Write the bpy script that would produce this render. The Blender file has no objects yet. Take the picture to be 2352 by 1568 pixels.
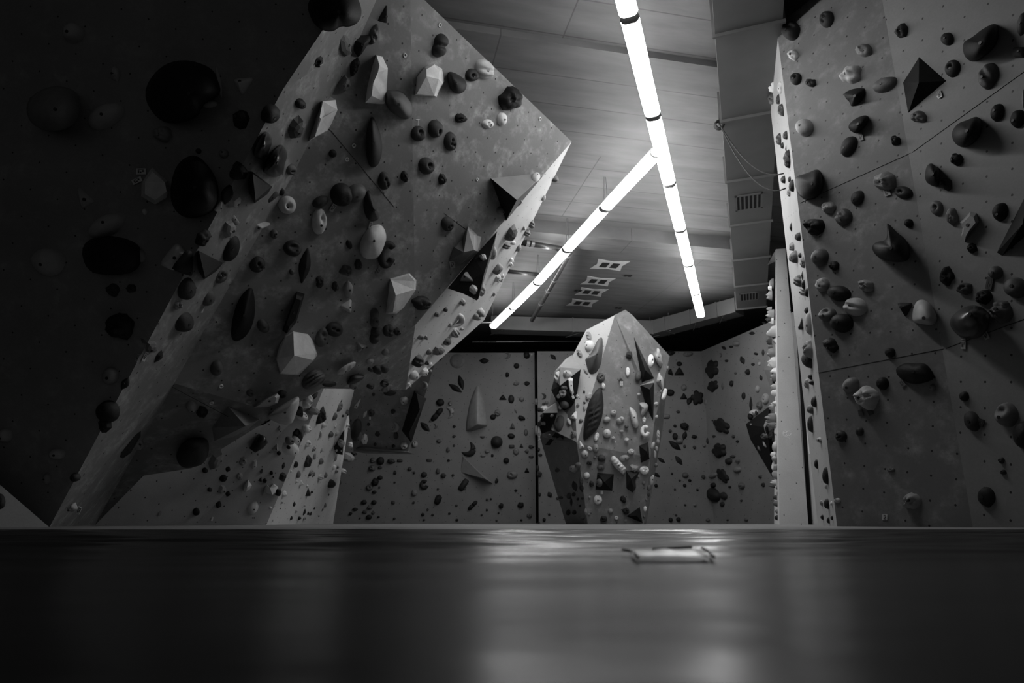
import bpy, bmesh, math, random
from mathutils import Vector as V, Matrix, noise

# ---------------------------------------------------------------- camera
S = bpy.context.scene
FPX, CX, CY = 1542.0, 1176.0, 784.0
PITCH = math.radians(15.05)
CAM = V((0.0, 0.0, 0.032))
cd = bpy.data.cameras.new('camera'); cam = bpy.data.objects.new('camera', cd)
S.collection.objects.link(cam); S.camera = cam
cam.location = CAM; cam.rotation_euler = (math.pi / 2 + PITCH, 0, 0)
cd.sensor_width = 36.0; cd.lens = 36.0 * FPX / 2352.0
cd.clip_start = 0.01; cd.clip_end = 200
cd.dof.use_dof = True; cd.dof.focus_distance = 3.2; cd.dof.aperture_fstop = 5.6

# ---------------------------------------------------------------- world, exposure, lamp power
w = bpy.data.worlds.new('world'); S.world = w; w.use_nodes = True
w.node_tree.nodes['Background'].inputs[0].default_value = (1, 1, 1, 1)
w.node_tree.nodes['Background'].inputs[1].default_value = 0.05
TUBE_POWER = 26.0
S.view_settings.view_transform = 'Standard'; S.view_settings.look = 'None'
S.view_settings.exposure = 0.0; S.view_settings.gamma = 1.0
S.view_settings.use_curve_mapping = False
S.cycles.use_denoising = True
S.cycles.max_bounces = 8; S.cycles.diffuse_bounces = 5
S.cycles.sample_clamp_indirect = 4.0

# ---------------------------------------------------------------- geometry of the photograph
CF = V((0, math.cos(PITCH), math.sin(PITCH))); CU = V((0, -math.sin(PITCH), math.cos(PITCH))); CR = V((1, 0, 0))
def ray(px, py): return CF + CR * ((px - CX) / FPX) + CU * (-(py - CY) / FPX)
def at_z(px, py, z):
    r = ray(px, py); return CAM + r * ((z - CAM.z) / r.z)
def at_zc(px, py, zc): return CAM + ray(px, py) * zc
def at_y(px, py, d):
    r = ray(px, py); return CAM + r * (d / r.y)
def on_plane(px, py, pl, h=0.0):
    P, n = pl; r = ray(px, py)
    return CAM + r * (((P + n * h) - CAM).dot(n) / r.dot(n))
def proj(p):
    q = p - CAM; zc = q.dot(CF)
    return CX + FPX * q.dot(CR) / zc, CY - FPX * q.dot(CU) / zc, zc
def plane3(a, b, c):
    n = (b - a).cross(c - a).normalized()
    if n.dot(CAM - a) < 0: n = -n
    return (a, n)
def basis(n):
    u = V((0, 0, 1)).cross(n)
    if u.length < 1e-3: u = V((1, 0, 0)).cross(n)
    u.normalize()
    return u, n.cross(u).normalized()

# ---------------------------------------------------------------- materials
def nodes_of(m):
    m.use_nodes = True; nt = m.node_tree
    return nt, nt.nodes['Principled BSDF']
def N(nt, t, **kw):
    n = nt.nodes.new(t)
    for k, v in kw.items(): setattr(n, k, v)
    return n
def math_node(nt, op, a, b=None):
    n = N(nt, 'ShaderNodeMath', operation=op)
    for i, x in enumerate((a, b)):
        if x is None: continue
        if isinstance(x, (int, float)): n.inputs[i].default_value = x
        else: nt.links.new(x, n.inputs[i])
    return n.outputs[0]
def ramp(nt, fac, p0, c0, p1, c1):
    r = N(nt, 'ShaderNodeValToRGB')
    r.color_ramp.elements[0].position = p0; r.color_ramp.elements[0].color = (c0, c0, c0, 1)
    r.color_ramp.elements[1].position = p1; r.color_ramp.elements[1].color = (c1, c1, c1, 1)
    nt.links.new(fac, r.inputs[0]); return r.outputs[0]
def noise_tex(nt, vec, scale, detail=3.0, rough=0.55):
    n = N(nt, 'ShaderNodeTexNoise'); n.inputs['Scale'].default_value = scale
    n.inputs['Detail'].default_value = detail; n.inputs['Roughness'].default_value = rough
    nt.links.new(vec, n.inputs['Vector']); return n.outputs[0]
_M = {}
def wall_mat(name, g, chalk=0.0, pitch=0.2, rot=0.35, rough=0.6, holes=True, hole_r=0.0085):
    """painted climbing plywood: even grey, worn patches, chalk marks, a lattice of bolt holes"""
    if name in _M: return _M[name]
    m = bpy.data.materials.new(name); nt, b = nodes_of(m); b.inputs['Roughness'].default_value = rough
    uv = N(nt, 'ShaderNodeTexCoord').outputs['UV']
    base = ramp(nt, noise_tex(nt, uv, 1.6, 5), 0.3, g * 0.88, 0.75, g * 1.12)
    fine = ramp(nt, noise_tex(nt, uv, 60, 2), 0.2, 0.93, 0.8, 1.07)
    mul = N(nt, 'ShaderNodeMix', data_type='RGBA', blend_type='MULTIPLY'); mul.inputs[0].default_value = 1
    nt.links.new(base, mul.inputs[6]); nt.links.new(fine, mul.inputs[7]); col = mul.outputs[2]
    if chalk > 0:
        a = ramp(nt, noise_tex(nt, uv, 4.5, 3, 0.6), 0.46, 0, 0.70, 1)
        c = ramp(nt, noise_tex(nt, uv, 12, 6, 0.72), 0.40, 0, 0.78, 1)
        k = math_node(nt, 'MULTIPLY', math_node(nt, 'MULTIPLY', a, c), chalk)
        k = math_node(nt, 'MINIMUM', k, 0.85)
        mx = N(nt, 'ShaderNodeMix', data_type='RGBA'); nt.links.new(k, mx.inputs[0])
        nt.links.new(col, mx.inputs[6]); mx.inputs[7].default_value = (0.62, 0.62, 0.62, 1); col = mx.outputs[2]
    if holes:
        mp = N(nt, 'ShaderNodeMapping'); nt.links.new(uv, mp.inputs[0])
        mp.inputs['Rotation'].default_value = (0, 0, rot); mp.inputs['Scale'].default_value = (1 / pitch, 1 / pitch, 1)
        sp = N(nt, 'ShaderNodeSeparateXYZ'); nt.links.new(mp.outputs[0], sp.inputs[0])
        du = math_node(nt, 'SUBTRACT', math_node(nt, 'FRACT', sp.outputs[0]), 0.5)
        dv = math_node(nt, 'SUBTRACT', math_node(nt, 'FRACT', sp.outputs[1]), 0.5)
        d2 = math_node(nt, 'ADD', math_node(nt, 'MULTIPLY', du, du), math_node(nt, 'MULTIPLY', dv, dv))
        hit = math_node(nt, 'LESS_THAN', d2, (hole_r / pitch) ** 2)
        mx = N(nt, 'ShaderNodeMix', data_type='RGBA'); nt.links.new(hit, mx.inputs[0])
        nt.links.new(col, mx.inputs[6]); mx.inputs[7].default_value = (0.012, 0.012, 0.012, 1); col = mx.outputs[2]
    nt.links.new(col, b.inputs['Base Color']); _M[name] = m; return m
def plain(name, g, rough=0.5, metal=0.0, var=0.12, scale=20.0, bump=0.0, spec=0.5):
    if name in _M: return _M[name]
    m = bpy.data.materials.new(name); nt, b = nodes_of(m)
    b.inputs['Roughness'].default_value = rough; b.inputs['Metallic'].default_value = metal; b.inputs['Specular IOR Level'].default_value = spec
    ob = N(nt, 'ShaderNodeTexCoord').outputs['Object']
    f = noise_tex(nt, ob, scale, 4)
    nt.links.new(ramp(nt, f, 0.25, g * (1 - var), 0.75, g * (1 + var)), b.inputs['Base Color'])
    if bump:
        bp = N(nt, 'ShaderNodeBump'); bp.inputs['Strength'].default_value = bump; bp.inputs['Distance'].default_value = 0.004
        nt.links.new(noise_tex(nt, ob, scale * 8, 3), bp.inputs['Height']); nt.links.new(bp.outputs[0], b.inputs['Normal'])
    _M[name] = m; return m
def emit(name, s):
    m = bpy.data.materials.new(name); nt, b = nodes_of(m)
    b.inputs['Base Color'].default_value = (0.8, 0.8, 0.8, 1)
    b.inputs['Emission Color'].default_value = (1, 1, 1, 1); b.inputs['Emission Strength'].default_value = s
    return m

# ---------------------------------------------------------------- object helpers
def link(name, me, mat=None, parent=None):
    o = bpy.data.objects.new(name, me); S.collection.objects.link(o)
    for m in (mat if isinstance(mat, (list, tuple)) else [mat]):
        if m: me.materials.append(m)
    if parent: o.parent = parent
    return o
def tag(o, label, cat, group=None, kind=None):
    o['label'] = label; o['category'] = cat
    if group: o['group'] = group
    if kind: o['kind'] = kind
    return o
def empty(name, loc):
    o = bpy.data.objects.new(name, None); S.collection.objects.link(o); o.location = loc; return o
def mesh_obj(name, verts, faces, mat=None, parent=None, smooth=False, origin=None):
    """world-space verts; object origin at `origin` (default: first vert mean); parts keep the world placement of their thing"""
    if parent is not None: off = parent.location.copy()
    else: off = origin if origin is not None else sum(verts, V()) / len(verts)
    me = bpy.data.meshes.new(name)
    me.from_pydata([tuple(v - off) for v in verts], [], faces); me.update()
    if smooth:
        for p in me.polygons: p.use_smooth = True
    o = link(name, me, mat, parent)
    if parent is None: o.location = off
    return o
SHEETS = []
def sheet(name, polys, mats, label, cat='wall', thick=0.0):
    """one wall object of several flat faces; polys = list of (points, material index)"""
    verts, faces, mi, uvs = [], [], [], []
    for pts, k in polys:
        n = V()
        for i in range(1, len(pts) - 1): n += (pts[i] - pts[0]).cross(pts[i + 1] - pts[0])
        n.normalize(); c = sum(pts, V()) / len(pts)
        if n.dot(CAM - c) < 0: pts = pts[::-1]; n = -n
        u, v = basis(n); s = len(verts); verts += pts; faces.append(list(range(s, s + len(pts)))); mi.append(k)
        uvs += [(p.dot(u), p.dot(v)) for p in pts]
    o = mesh_obj(name, verts, faces, mats)
    SHEETS.append((verts, faces, name)); lay = o.data.uv_layers.new(name='uv')
    for p in o.data.polygons:
        p.material_index = mi[p.index]
        for li in p.loop_indices: lay.data[li].uv = uvs[o.data.loops[li].vertex_index]
    return tag(o, label, cat, kind='structure')
def box_vf(c, ax, ay, az):
    vs = [c + ax * x + ay * y + az * z for x in (-1, 1) for y in (-1, 1) for z in (-1, 1)]
    return vs, [[0, 1, 3, 2], [4, 6, 7, 5], [0, 4, 5, 1], [2, 3, 7, 6], [0, 2, 6, 4], [1, 5, 7, 3]]
def merge(parts):
    vs, fs = [], []
    for v, f in parts:
        s = len(vs); vs += v; fs += [[i + s for i in q] for q in f]
    return vs, fs
def tube_vf(path, rad, n=8, caps=True):
    vs, fs = [], []
    for i, p in enumerate(path):
        t = (path[min(i + 1, len(path) - 1)] - path[max(i - 1, 0)]).normalized()
        a = t.cross(V((0, 0, 1)))
        if a.length < 0.05: a = t.cross(V((1, 0, 0)))
        a.normalize(); b = t.cross(a); r = rad[i] if isinstance(rad, (list, tuple)) else rad
        for k in range(n):
            th = 2 * math.pi * k / n; vs.append(p + a * (math.cos(th) * r) + b * (math.sin(th) * r))
    for i in range(len(path) - 1):
        for k in range(n):
            a0 = i * n + k; a1 = i * n + (k + 1) % n; fs.append([a0, a1, a1 + n, a0 + n])
    if caps: fs.append(list(range(n))[::-1]); fs.append([len(vs) - n + k for k in range(n)])
    return vs, fs

# ================================================================ THE SETTING
H_TOP, H_CEIL = 4.3, 4.95
# --- left overhang (faces big / outer / edge / underside), corner points
T = at_z(1313, 325, 4.3); Q = at_z(975, 0, 4.3)
P1 = at_zc(954, 746, 7.03)
PD = plane3(T, Q, P1)
K = on_plane(942, -40, PD)
C3 = at_y(218, 1203, 5.9); C3.z = 0.0
PC = plane3(K, P1, C3)
P2 = at_zc(932, 895, 8.6)
PE = plane3(T, P1, P2)
P3 = on_plane(738, 892, PC)
PF = plane3(P1, P2, P3)
Eb = at_y(115, 1204, 5.0); Eb.z = 0
Et = at_z(830, -20, 3.6)
edge = (Et - Eb)
PA = (Eb, edge.cross(V((-1, 0, 0))).normalized())
if PA[1].dot(CAM - Eb) < 0: PA = (Eb, -PA[1])
E_m1 = on_plane(322, 818, PA); E_m2 = on_plane(503, 480, PA); E_m3 = on_plane(650, 205, PA)
PB = plane3(Eb, E_m3, on_plane(640, 440, PC))
m_dark = wall_mat('wall_paint_dark', 0.24, 0.5, hole_r=0.006)
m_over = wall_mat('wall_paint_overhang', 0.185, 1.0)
m_edge = wall_mat('wall_baked_light_edge', 0.56, 0.35)  # paler than the rest of the overhang to stand for lamp light
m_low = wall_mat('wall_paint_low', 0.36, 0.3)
def pc(x, y): return on_plane(x, y, PC)
C3 = at_y(218, 1204, 6.9); C3.z = 0
Bc = [pc(820, 100), pc(674, 400), pc(400, 880), C3]
Ct = on_plane(835, -60, PC)
E2 = Eb + edge * 1.25
A_l = on_plane(-260, 1090, PA)
PV = plane3(Bc[2], pc(640, 950), C3)
sheet('wall_left', [([Eb, E_m1, E_m2, E_m3, E2, on_plane(200, -560, PA), on_plane(-400, -420, PA), A_l, on_plane(0, 1115, PA)], 0),
                    ([E_m3, E2, Ct, Bc[0]], 1), ([E_m3, Bc[0], Bc[1], E_m2], 1), ([E_m2, Bc[1], Bc[2], E_m1], 1), ([E_m1, Bc[2], C3, Eb], 1)],
      [m_dark, m_over], 'dark overhanging climbing wall filling the left of the hall')
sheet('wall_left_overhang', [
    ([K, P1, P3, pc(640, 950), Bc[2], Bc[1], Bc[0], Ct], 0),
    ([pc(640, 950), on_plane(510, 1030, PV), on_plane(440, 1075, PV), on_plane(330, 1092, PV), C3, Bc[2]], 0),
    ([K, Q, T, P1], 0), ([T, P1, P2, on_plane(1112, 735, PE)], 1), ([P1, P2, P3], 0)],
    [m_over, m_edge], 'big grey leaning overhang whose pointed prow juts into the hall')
# small pale panel in the bottom left corner
Z0 = V((0, 0, 0))
c1 = at_y(114, 1204, 4.6); c1.z = 0; c2 = at_y(-500, 1204, 3.9); c2.z = 0
PZ = plane3(c1, c2, at_y(-60, 1085, 4.5))
sheet('wall_left_corner', [([c1, c2, on_plane(-500, 760, PZ), on_plane(0, 1113, PZ)], 0)], [wall_mat('wall_paint_corner', 0.3, 0, holes=False)],
      'small pale slanting panel low in the left corner')
# low lit walls beneath the overhang
ga = at_y(150, 1204, 6.9); gb = at_y(450, 1204, 8.2); gc = at_y(612, 1204, 8.8); ge = at_y(765, 1204, 14.0)
for q in (ga, gb, gc, ge): q.z = 0
gbt = at_zc(606, 975, 8.45); gct = at_zc(745, 888, 9.1); get = at_zc(812, 885, 13.0)
PG1 = plane3(ga, gb, gbt); PG2 = plane3(gb, gc, gct); PG3 = plane3(gc, ge, gct)
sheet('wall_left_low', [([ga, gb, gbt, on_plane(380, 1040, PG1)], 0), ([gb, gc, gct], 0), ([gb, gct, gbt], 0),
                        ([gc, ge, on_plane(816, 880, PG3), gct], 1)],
      [m_low, wall_mat('wall_baked_light_low', 0.6, 0.5)], 'low slanting climbing wall lit below the overhang')  # second tone lightened: light on the far stretch put into the colour
# far hanging panel
h1 = at_zc(812, 1036, 11.6); h2 = at_zc(936, 1038, 11.6); h3 = at_zc(1012, 790, 10.9); h4 = at_zc(780, 800, 10.9)
PH = plane3(h1, h2, h4); h3 = on_plane(1012, 790, PH)
hb = V((0, 0.9, 0.05))
sheet('wall_left_far', [([h1, h2, h3, h4], 0), ([h1, h2, h2 + hb, h1 + hb], 0)],
      [wall_mat('wall_paint_far', 0.15, 0.5)], 'dark hanging panel between the overhang and the back wall')
# --- back wall: two flush panels with a dark gap, then a folded wing
m_back = wall_mat('wall_paint_back', 0.165, 0.05)
DK1, DK2 = 16.6, 16.3
def bk(px, z, d):
    p = at_y(px, 1200, d); return V((p.x, d, z))
PK1 = (bk(1000, 1, DK1), V((0, -1, 0))); PK2 = (bk(1400, 1, DK2), V((0, -1, 0)))
xs = bk(1231, 0, DK1).x; xs2 = bk(1238, 0, DK2).x; xf = bk(1640, 0, DK2).x
x0 = bk(740, 0, DK1).x
sheet('wall_back', [([V((x0 - 1.2, DK1, 0)), V((xs, DK1, 0)), V((xs, DK1, 4.2)), V((x0 - 1.2, DK1, 4.2))], 0),
                    ([V((xs2, DK2, 0)), V((xf, DK2, 0)), V((xf, DK2, 4.16)), V((xs2, DK2, 4.16))], 0),
                    ([V((xs2, DK2, 0)), V((xs2, DK2, 4.16)), V((xs2, DK2 + .4, 4.16)), V((xs2, DK2 + .4, 0))], 0)],
      [m_back], 'grey climbing wall across the back of the hall')
fm = V((5.55, 13.6, 0))
PM = plane3(V((xf, DK2, 0)), V((xf, DK2, 4)), fm)
PM = (V((xf, DK2, 0)), PM[1])
dm = (fm - V((xf, DK2, 0))) * 1.6
sheet('wall_back_right', [([V((xf, DK2, 0)), V((xf, DK2, 0)) + dm, V((xf, DK2, 4.16)) + dm, V((xf, DK2, 4.16))], 0)],
      [m_back], 'side wing of the back wall folding towards the pale tower')
# dark hall shell behind everything
m_black = plain('hall_wall_black', 0.02, 0.9)
sheet('wall_rear', [([V((-9, 19, 0)), V((9, 19, 0)), V((9, 19, 5)), V((-9, 19, 5))], 0)], [m_black], 'black hall wall above and behind the back climbing wall')
sheet('wall_side', [([V((8, 19, 0)), V((8, -3, 0)), V((8, -3, 5)), V((8, 19, 5))], 0)], [m_black], 'black hall wall behind the right climbing wall')
sheet('wall_side_left', [([V((-9, 19, 0)), V((-9, -3, 0)), V((-9, -3, 5)), V((-9, 19, 5))], 0)], [m_black], 'black hall wall behind the left climbing wall')
# --- right wall (three faces)
ra = V((2.54, 5.44, 0)); rc = V((2.99, 4.52, 0)); rd = V((3.45, 3.0, 0)); r0 = V((2.91, 6.62, 0))
HR = 4.62
def up(p, z): return V((p.x, p.y, z))
PR1 = plane3(ra, rc, up(ra, 1)); PR2 = plane3(rc, rd, up(rc, 1)); PR0 = plane3(r0, ra, up(ra, 1))
m_r1 = wall_mat('wall_paint_right', 0.155, 0.5, pitch=0.17, rot=0.2, hole_r=0.008)
m_r2 = wall_mat('wall_baked_light_right', 0.205, 0.12, pitch=0.17, rot=0.2, hole_r=0.008)  # lighter than the neighbouring face, its stronger light put into the tone
m_r0 = wall_mat('wall_baked_light_side', 0.4, 0.3, pitch=0.2, hole_r=0.006)  # narrow face lightened, the lamps' light coloured into it
sheet('wall_right', [([ra, rc, up(rc, HR), up(ra, HR)], 0), ([rc, rd, up(rd, HR), up(rc, HR)], 1), ([r0, ra, up(ra, HR), up(r0, HR)], 2),
                     ([r0, r0 + V((3, .6, 0)), up(r0, HR) + V((3, .6, 0)), up(r0, HR)], 2)],
      [m_r1, m_r2, m_r0], 'tall right climbing wall with a dark face beside a paler one')
# thin panel joints on the right wall
def joint(pts, pl):
    path = [on_plane(x, y, pl, 0.001) for x, y in pts]
    return tube_vf(path, 0.0025, 4)
vs, fs = merge([joint([(1838, 466), (2095, 350)], PR1), joint([(2095, 350), (2352, 165), (2420, 116)], PR2),
                joint([(1880, 856), (2172, 800)], PR1), joint([(2172, 800), (2352, 733)], PR2)])
o = mesh_obj('trim_1', vs, fs, plain('joint_dark', 0.02, 0.9)); tag(o, 'thin dark panel joints across the right climbing wall', 'joint', kind='structure')
def joint_obj(name, segs, label):
    vs, fs = merge([joint(p, pl) for p, pl in segs]); o = mesh_obj(name, vs, fs, plain('joint_dark', 0.02, 0.9)); tag(o, label, 'joint', kind='structure')
joint_obj('trim_2', [([(690, 255), (760, 300), (905, 475)], PC), ([(360, 870), (540, 965)], PC), ([(1020, 490), (1075, 530)], PD)],
          'thin panel joints across the big left overhang')
# --- pale tower and the strip of wall behind it
wa = at_y(1790, 1204, 9.6); wb = at_y(1857, 1204, 9.6); wa.z = wb.z = 0
wat = at_zc(1782, 572, 10.87); wbt = at_zc(1804, 570, 10.87); wl = at_y(1778, 1204, 11.2); wl.z = 0
PW = plane3(wa, wb, wat); PWL = plane3(wa, wl, wat)
wlt = wat + V((0.12, .7, 0))
wr = V((.5, 1.2, 0))
m_tow = wall_mat('tower_paint', 0.5, 0.05, pitch=0.25, rot=0.5, hole_r=0.008)
sheet('wall_tower', [([wa, wb, wbt, wat], 0), ([wl, wa, wat], 1), ([wb, wb + wr, wbt + wr * .3, wbt], 0), ([wat, wbt, wbt + wr * .3, wlt], 0)],
      [m_tow, wall_mat('tower_side_baked_light', 0.66, 0, holes=False)], 'narrow pale tapering tower beside the right wall')  # side tone lifted above the front for the light falling on it
wbk = [at_y(1868, 1204, 9.6), at_y(1902, 1204, 7.5)]
for q in wbk: q.z = 0
PS = plane3(wbk[0], wbk[1], at_zc(1822, 600, 10.6))
sheet('wall_far_right', [([wbk[0], wbk[1], on_plane(1840, 560, PS), on_plane(1820, 560, PS)], 0)], [wall_mat('wall_paint_far_right', 0.42, 0, holes=False)],
      'pale strip of plain wall between the tower and the right wall')
vs, fs = tube_vf([at_zc(1861, 1204, 9.75), at_zc(1833, 760, 10.6), at_zc(1815, 575, 11.0)], [.028, .028, .028], 10)
o = mesh_obj('pipe_post', vs, fs, plain('post_grey', 0.12, 0.5), smooth=True); tag(o, 'dark upright post in the gap right of the pale tower', 'post')

# --- mats
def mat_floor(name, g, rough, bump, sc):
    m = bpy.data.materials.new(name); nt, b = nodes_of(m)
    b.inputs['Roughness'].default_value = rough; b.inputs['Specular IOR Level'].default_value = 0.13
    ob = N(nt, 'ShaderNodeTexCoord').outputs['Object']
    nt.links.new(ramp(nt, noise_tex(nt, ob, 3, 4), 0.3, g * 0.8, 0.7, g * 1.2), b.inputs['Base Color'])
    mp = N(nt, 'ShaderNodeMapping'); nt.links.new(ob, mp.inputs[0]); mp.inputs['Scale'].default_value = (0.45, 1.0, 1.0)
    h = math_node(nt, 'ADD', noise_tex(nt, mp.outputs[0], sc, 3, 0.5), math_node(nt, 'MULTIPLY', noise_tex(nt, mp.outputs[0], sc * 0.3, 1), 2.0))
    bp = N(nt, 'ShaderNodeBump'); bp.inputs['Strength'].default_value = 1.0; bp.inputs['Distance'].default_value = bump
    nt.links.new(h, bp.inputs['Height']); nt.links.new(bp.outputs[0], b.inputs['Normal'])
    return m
def slab(name, x0, x1, y0, y1, m, label, r=0.02):
    prof = [(y0, -0.3), (y0, -r), (y0 + r * .3, -r * .3), (y0 + r, 0), (y1 - r, 0), (y1 - r * .3, -r * .3), (y1, -r), (y1, -0.3)]
    vs = [V((x, y, z)) for x in (x0, x1) for y, z in prof]; n = len(prof)
    fs = [[i, i + 1, n + i + 1, n + i] for i in range(n - 1)]
    o = mesh_obj(name, vs, fs, m, smooth=False); return tag(o, label, 'floor mat', kind='structure')
def floor_z(x, y):
    """gentle folds of the vinyl cover"""
    k = min(1, max(0, (3.2 - y) / .5)) * min(1, max(0, (y - .1) / .7))
    k2 = min(1, max(.15, (y - .45) / .5))
    q = noise.noise(V((x * 1.6, y * 7.5, 0))) * .0042 + noise.noise(V((x * .7 + 9, y * 2.4, 3))) * .006 + k2 * (noise.noise(V((x * 3.2, y * 17, 7))) * .0085 + noise.noise(V((x * 6, y * 31, 2))) * .002)
    return k * q - .002
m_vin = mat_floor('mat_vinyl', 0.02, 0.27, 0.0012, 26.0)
nx, ny = 170, 380; gx0, gx1 = -3.2, 3.6
yy = [.04 + 3.31 * (j / ny) ** 1.35 for j in range(ny + 1)]
vs = [V((gx0 + (gx1 - gx0) * i / nx, y, floor_z(gx0 + (gx1 - gx0) * i / nx, y))) for y in yy for i in range(nx + 1)]
fs = [[j * (nx + 1) + i, j * (nx + 1) + i + 1, (j + 1) * (nx + 1) + i + 1, (j + 1) * (nx + 1) + i] for j in range(ny) for i in range(nx)]
row = len(vs); vs += [V((gx0 + (gx1 - gx0) * i / nx, 3.36, -.3)) for i in range(nx + 1)]
fs += [[ny * (nx + 1) + i, ny * (nx + 1) + i + 1, row + i + 1, row + i] for i in range(nx)]
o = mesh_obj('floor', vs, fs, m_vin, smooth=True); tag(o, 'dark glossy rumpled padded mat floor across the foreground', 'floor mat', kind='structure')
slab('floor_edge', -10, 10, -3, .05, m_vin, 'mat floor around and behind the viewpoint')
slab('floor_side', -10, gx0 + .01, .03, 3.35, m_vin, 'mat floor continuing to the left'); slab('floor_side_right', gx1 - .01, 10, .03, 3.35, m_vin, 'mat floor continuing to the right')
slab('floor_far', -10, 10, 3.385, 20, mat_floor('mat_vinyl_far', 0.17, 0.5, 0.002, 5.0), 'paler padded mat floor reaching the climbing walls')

# --- ceiling: concrete slab with beams running across
AX = math.radians(-12)
ud = V((math.cos(AX), -math.sin(AX) * -1, 0)); ud = V((math.cos(math.radians(12)), math.sin(math.radians(12)), 0)); vd = V((-ud.y, ud.x, 0))
def concrete(name, g):
    m = bpy.data.materials.new(name); nt, b = nodes_of(m); b.inputs['Roughness'].default_value = 0.8
    ob = N(nt, 'ShaderNodeTexCoord').outputs['Object']
    mp = N(nt, 'ShaderNodeMapping'); nt.links.new(ob, mp.inputs[0]); mp.inputs['Rotation'].default_value = (0, 0, -math.radians(12))
    br = N(nt, 'ShaderNodeTexBrick'); nt.links.new(mp.outputs[0], br.inputs['Vector'])
    br.inputs['Scale'].default_value = 1.0; br.inputs['Brick Width'].default_value = 4.4; br.inputs['Row Height'].default_value = 0.52
    br.inputs['Mortar Size'].default_value = 0.008; br.offset = 0.0
    br.inputs['Color1'].default_value = (g, g, g, 1); br.inputs['Color2'].default_value = (g * .93,) * 3 + (1,)
    br.inputs['Mortar'].default_value = (g * .6,) * 3 + (1,)
    st = N(nt, 'ShaderNodeMapping'); nt.links.new(mp.outputs[0], st.inputs[0]); st.inputs['Scale'].default_value = (0.6, 3, 1)
    mul = N(nt, 'ShaderNodeMix', data_type='RGBA', blend_type='MULTIPLY'); mul.inputs[0].default_value = 1
    nt.links.new(br.outputs[0], mul.inputs[6]); nt.links.new(ramp(nt, noise_tex(nt, st.outputs[0], 1.6, 5, .6), .25, .72, .75, 1.2), mul.inputs[7])
    nt.links.new(mul.outputs[2], b.inputs['Base Color']); return m
m_con = concrete('ceiling_concrete', 0.18)
sheet('ceiling', [([V((-10, -3, H_CEIL)), V((10, -3, H_CEIL)), V((10, 20, H_CEIL)), V((-10, 20, H_CEIL))], 0)], [m_con], 'raw concrete ceiling of the hall', 'ceiling')
def beam(name, px, py, z0, depth, wid, label):
    c = at_z(px, py, z0); c = c + vd * (wid / 2) + V((0, 0, -depth / 2 + .01))
    vs, fs = box_vf(c, ud * 9, vd * (wid / 2), V((0, 0, depth / 2)))
    o = mesh_obj(name, vs, fs, m_con); tag(o, label, 'ceiling beam', kind='structure')
beam('trim_3', 1150, 66, H_CEIL, 0.09, 2.05, 'shallow concrete ceiling band above the prow of the overhang')
beam('trim_4', 1390, 332, H_CEIL, 0.08, 2.1, 'shallow concrete ceiling band where the two rows of lights meet')
beam('trim_5', 1450, 524, H_CEIL, 0.24, 0.55, 'deep concrete ceiling beam crossing behind the lights')
# ================================================================ LIGHTS, DUCTS, PIPES
m_tube = emit('lamp_diffuser_glow', TUBE_POWER); m_house = plain('lamp_housing', 0.35, 0.4)
m_rod = plain('hanger_steel', 0.25, 0.4, 0.6)
H_L = 4.4
def fixture(p, q, label, group, rods):
    """batten with a glowing rounded cover, a housing above it, two clear end caps and hanger rods to the ceiling"""
    d = (q - p); L = d.length; d.normalize(); s = d.cross(V((0, 0, 1))).normalized(); u = V((0, 0, 1))
    a = p + d * 0.045; b = q - d * 0.045; t = empty('tube_light', (p + q) / 2)
    tag(t, label, 'light', group)
    prof = [(-.08, .03), (-.085, 0), (-.068, -.035), (-.04, -.05), (.04, -.05), (.068, -.035), (.085, 0), (.08, .03)]
    n = len(prof)
    vs = [c + s * x + u * z for c in (a, b) for x, z in prof]
    fs = [[i, i + 1, n + i + 1, n + i] for i in range(n - 1)] + [list(range(n)), [n + i for i in range(n)][::-1]]
    mesh_obj('diffuser', vs, fs, m_tube, t)
    vs, fs = box_vf((a + b) / 2 + u * .05, d * (L / 2 - .035), s * .06, u * .02); mesh_obj('housing', vs, fs, m_house, t)
    for c, sg in ((a, -1), (b, 1)):
        vs = [c + d * (sg * e) + s * (x * k) + u * (z * k) for e, k in ((0.002, 1.04), (.022, .9)) for x, z in prof]
        fs = [[i, i + 1, n + i + 1, n + i] for i in range(n - 1)] + [[n + i for i in range(n)]]
        mesh_obj('end_cap', vs, fs, m_house, t)
    for k in rods:
        c = p.lerp(q, k)
        for e in (-.03, .03):
            vs, fs = tube_vf([c + s * e + u * .06, c + s * e * .3 + V((0, 0, H_CEIL - H_L))], 0.005, 6); mesh_obj('hanger_rod', vs, fs, m_rod, t)
NTH = ['first', 'second', 'third', 'fourth', 'fifth', 'sixth', 'seventh', 'eighth', 'ninth', 'tenth', 'eleventh', 'twelfth', 'thirteenth', 'fourteenth',
       'fifteenth', 'sixteenth', 'seventeenth', 'eighteenth', 'nineteenth', 'twentieth']
LX = lambda y: 1446 + (y - 40) * (1610 - 1446) / (725 - 40)
ys = [-253, 36, 264, 420, 526, 606, 672, 725]
for i in range(7):
    fixture(at_z(LX(ys[i]), ys[i], H_L), at_z(LX(ys[i + 1]), ys[i + 1], H_L),
            'glowing tube light, %s from the near end of the long right row' % NTH[i], 'tube lights of the long right row', (0.02,))
pts = [(1510, 350), (1390, 478), (1303, 573), (1235, 649), (1178, 706), (1132, 750)]
for i in range(5):
    fixture(at_z(*pts[i], H_L), at_z(*pts[i + 1], H_L),
            'glowing tube light, %s from the junction along the slanting left row' % NTH[i], 'tube lights of the slanting left row', (0.98,))
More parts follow.
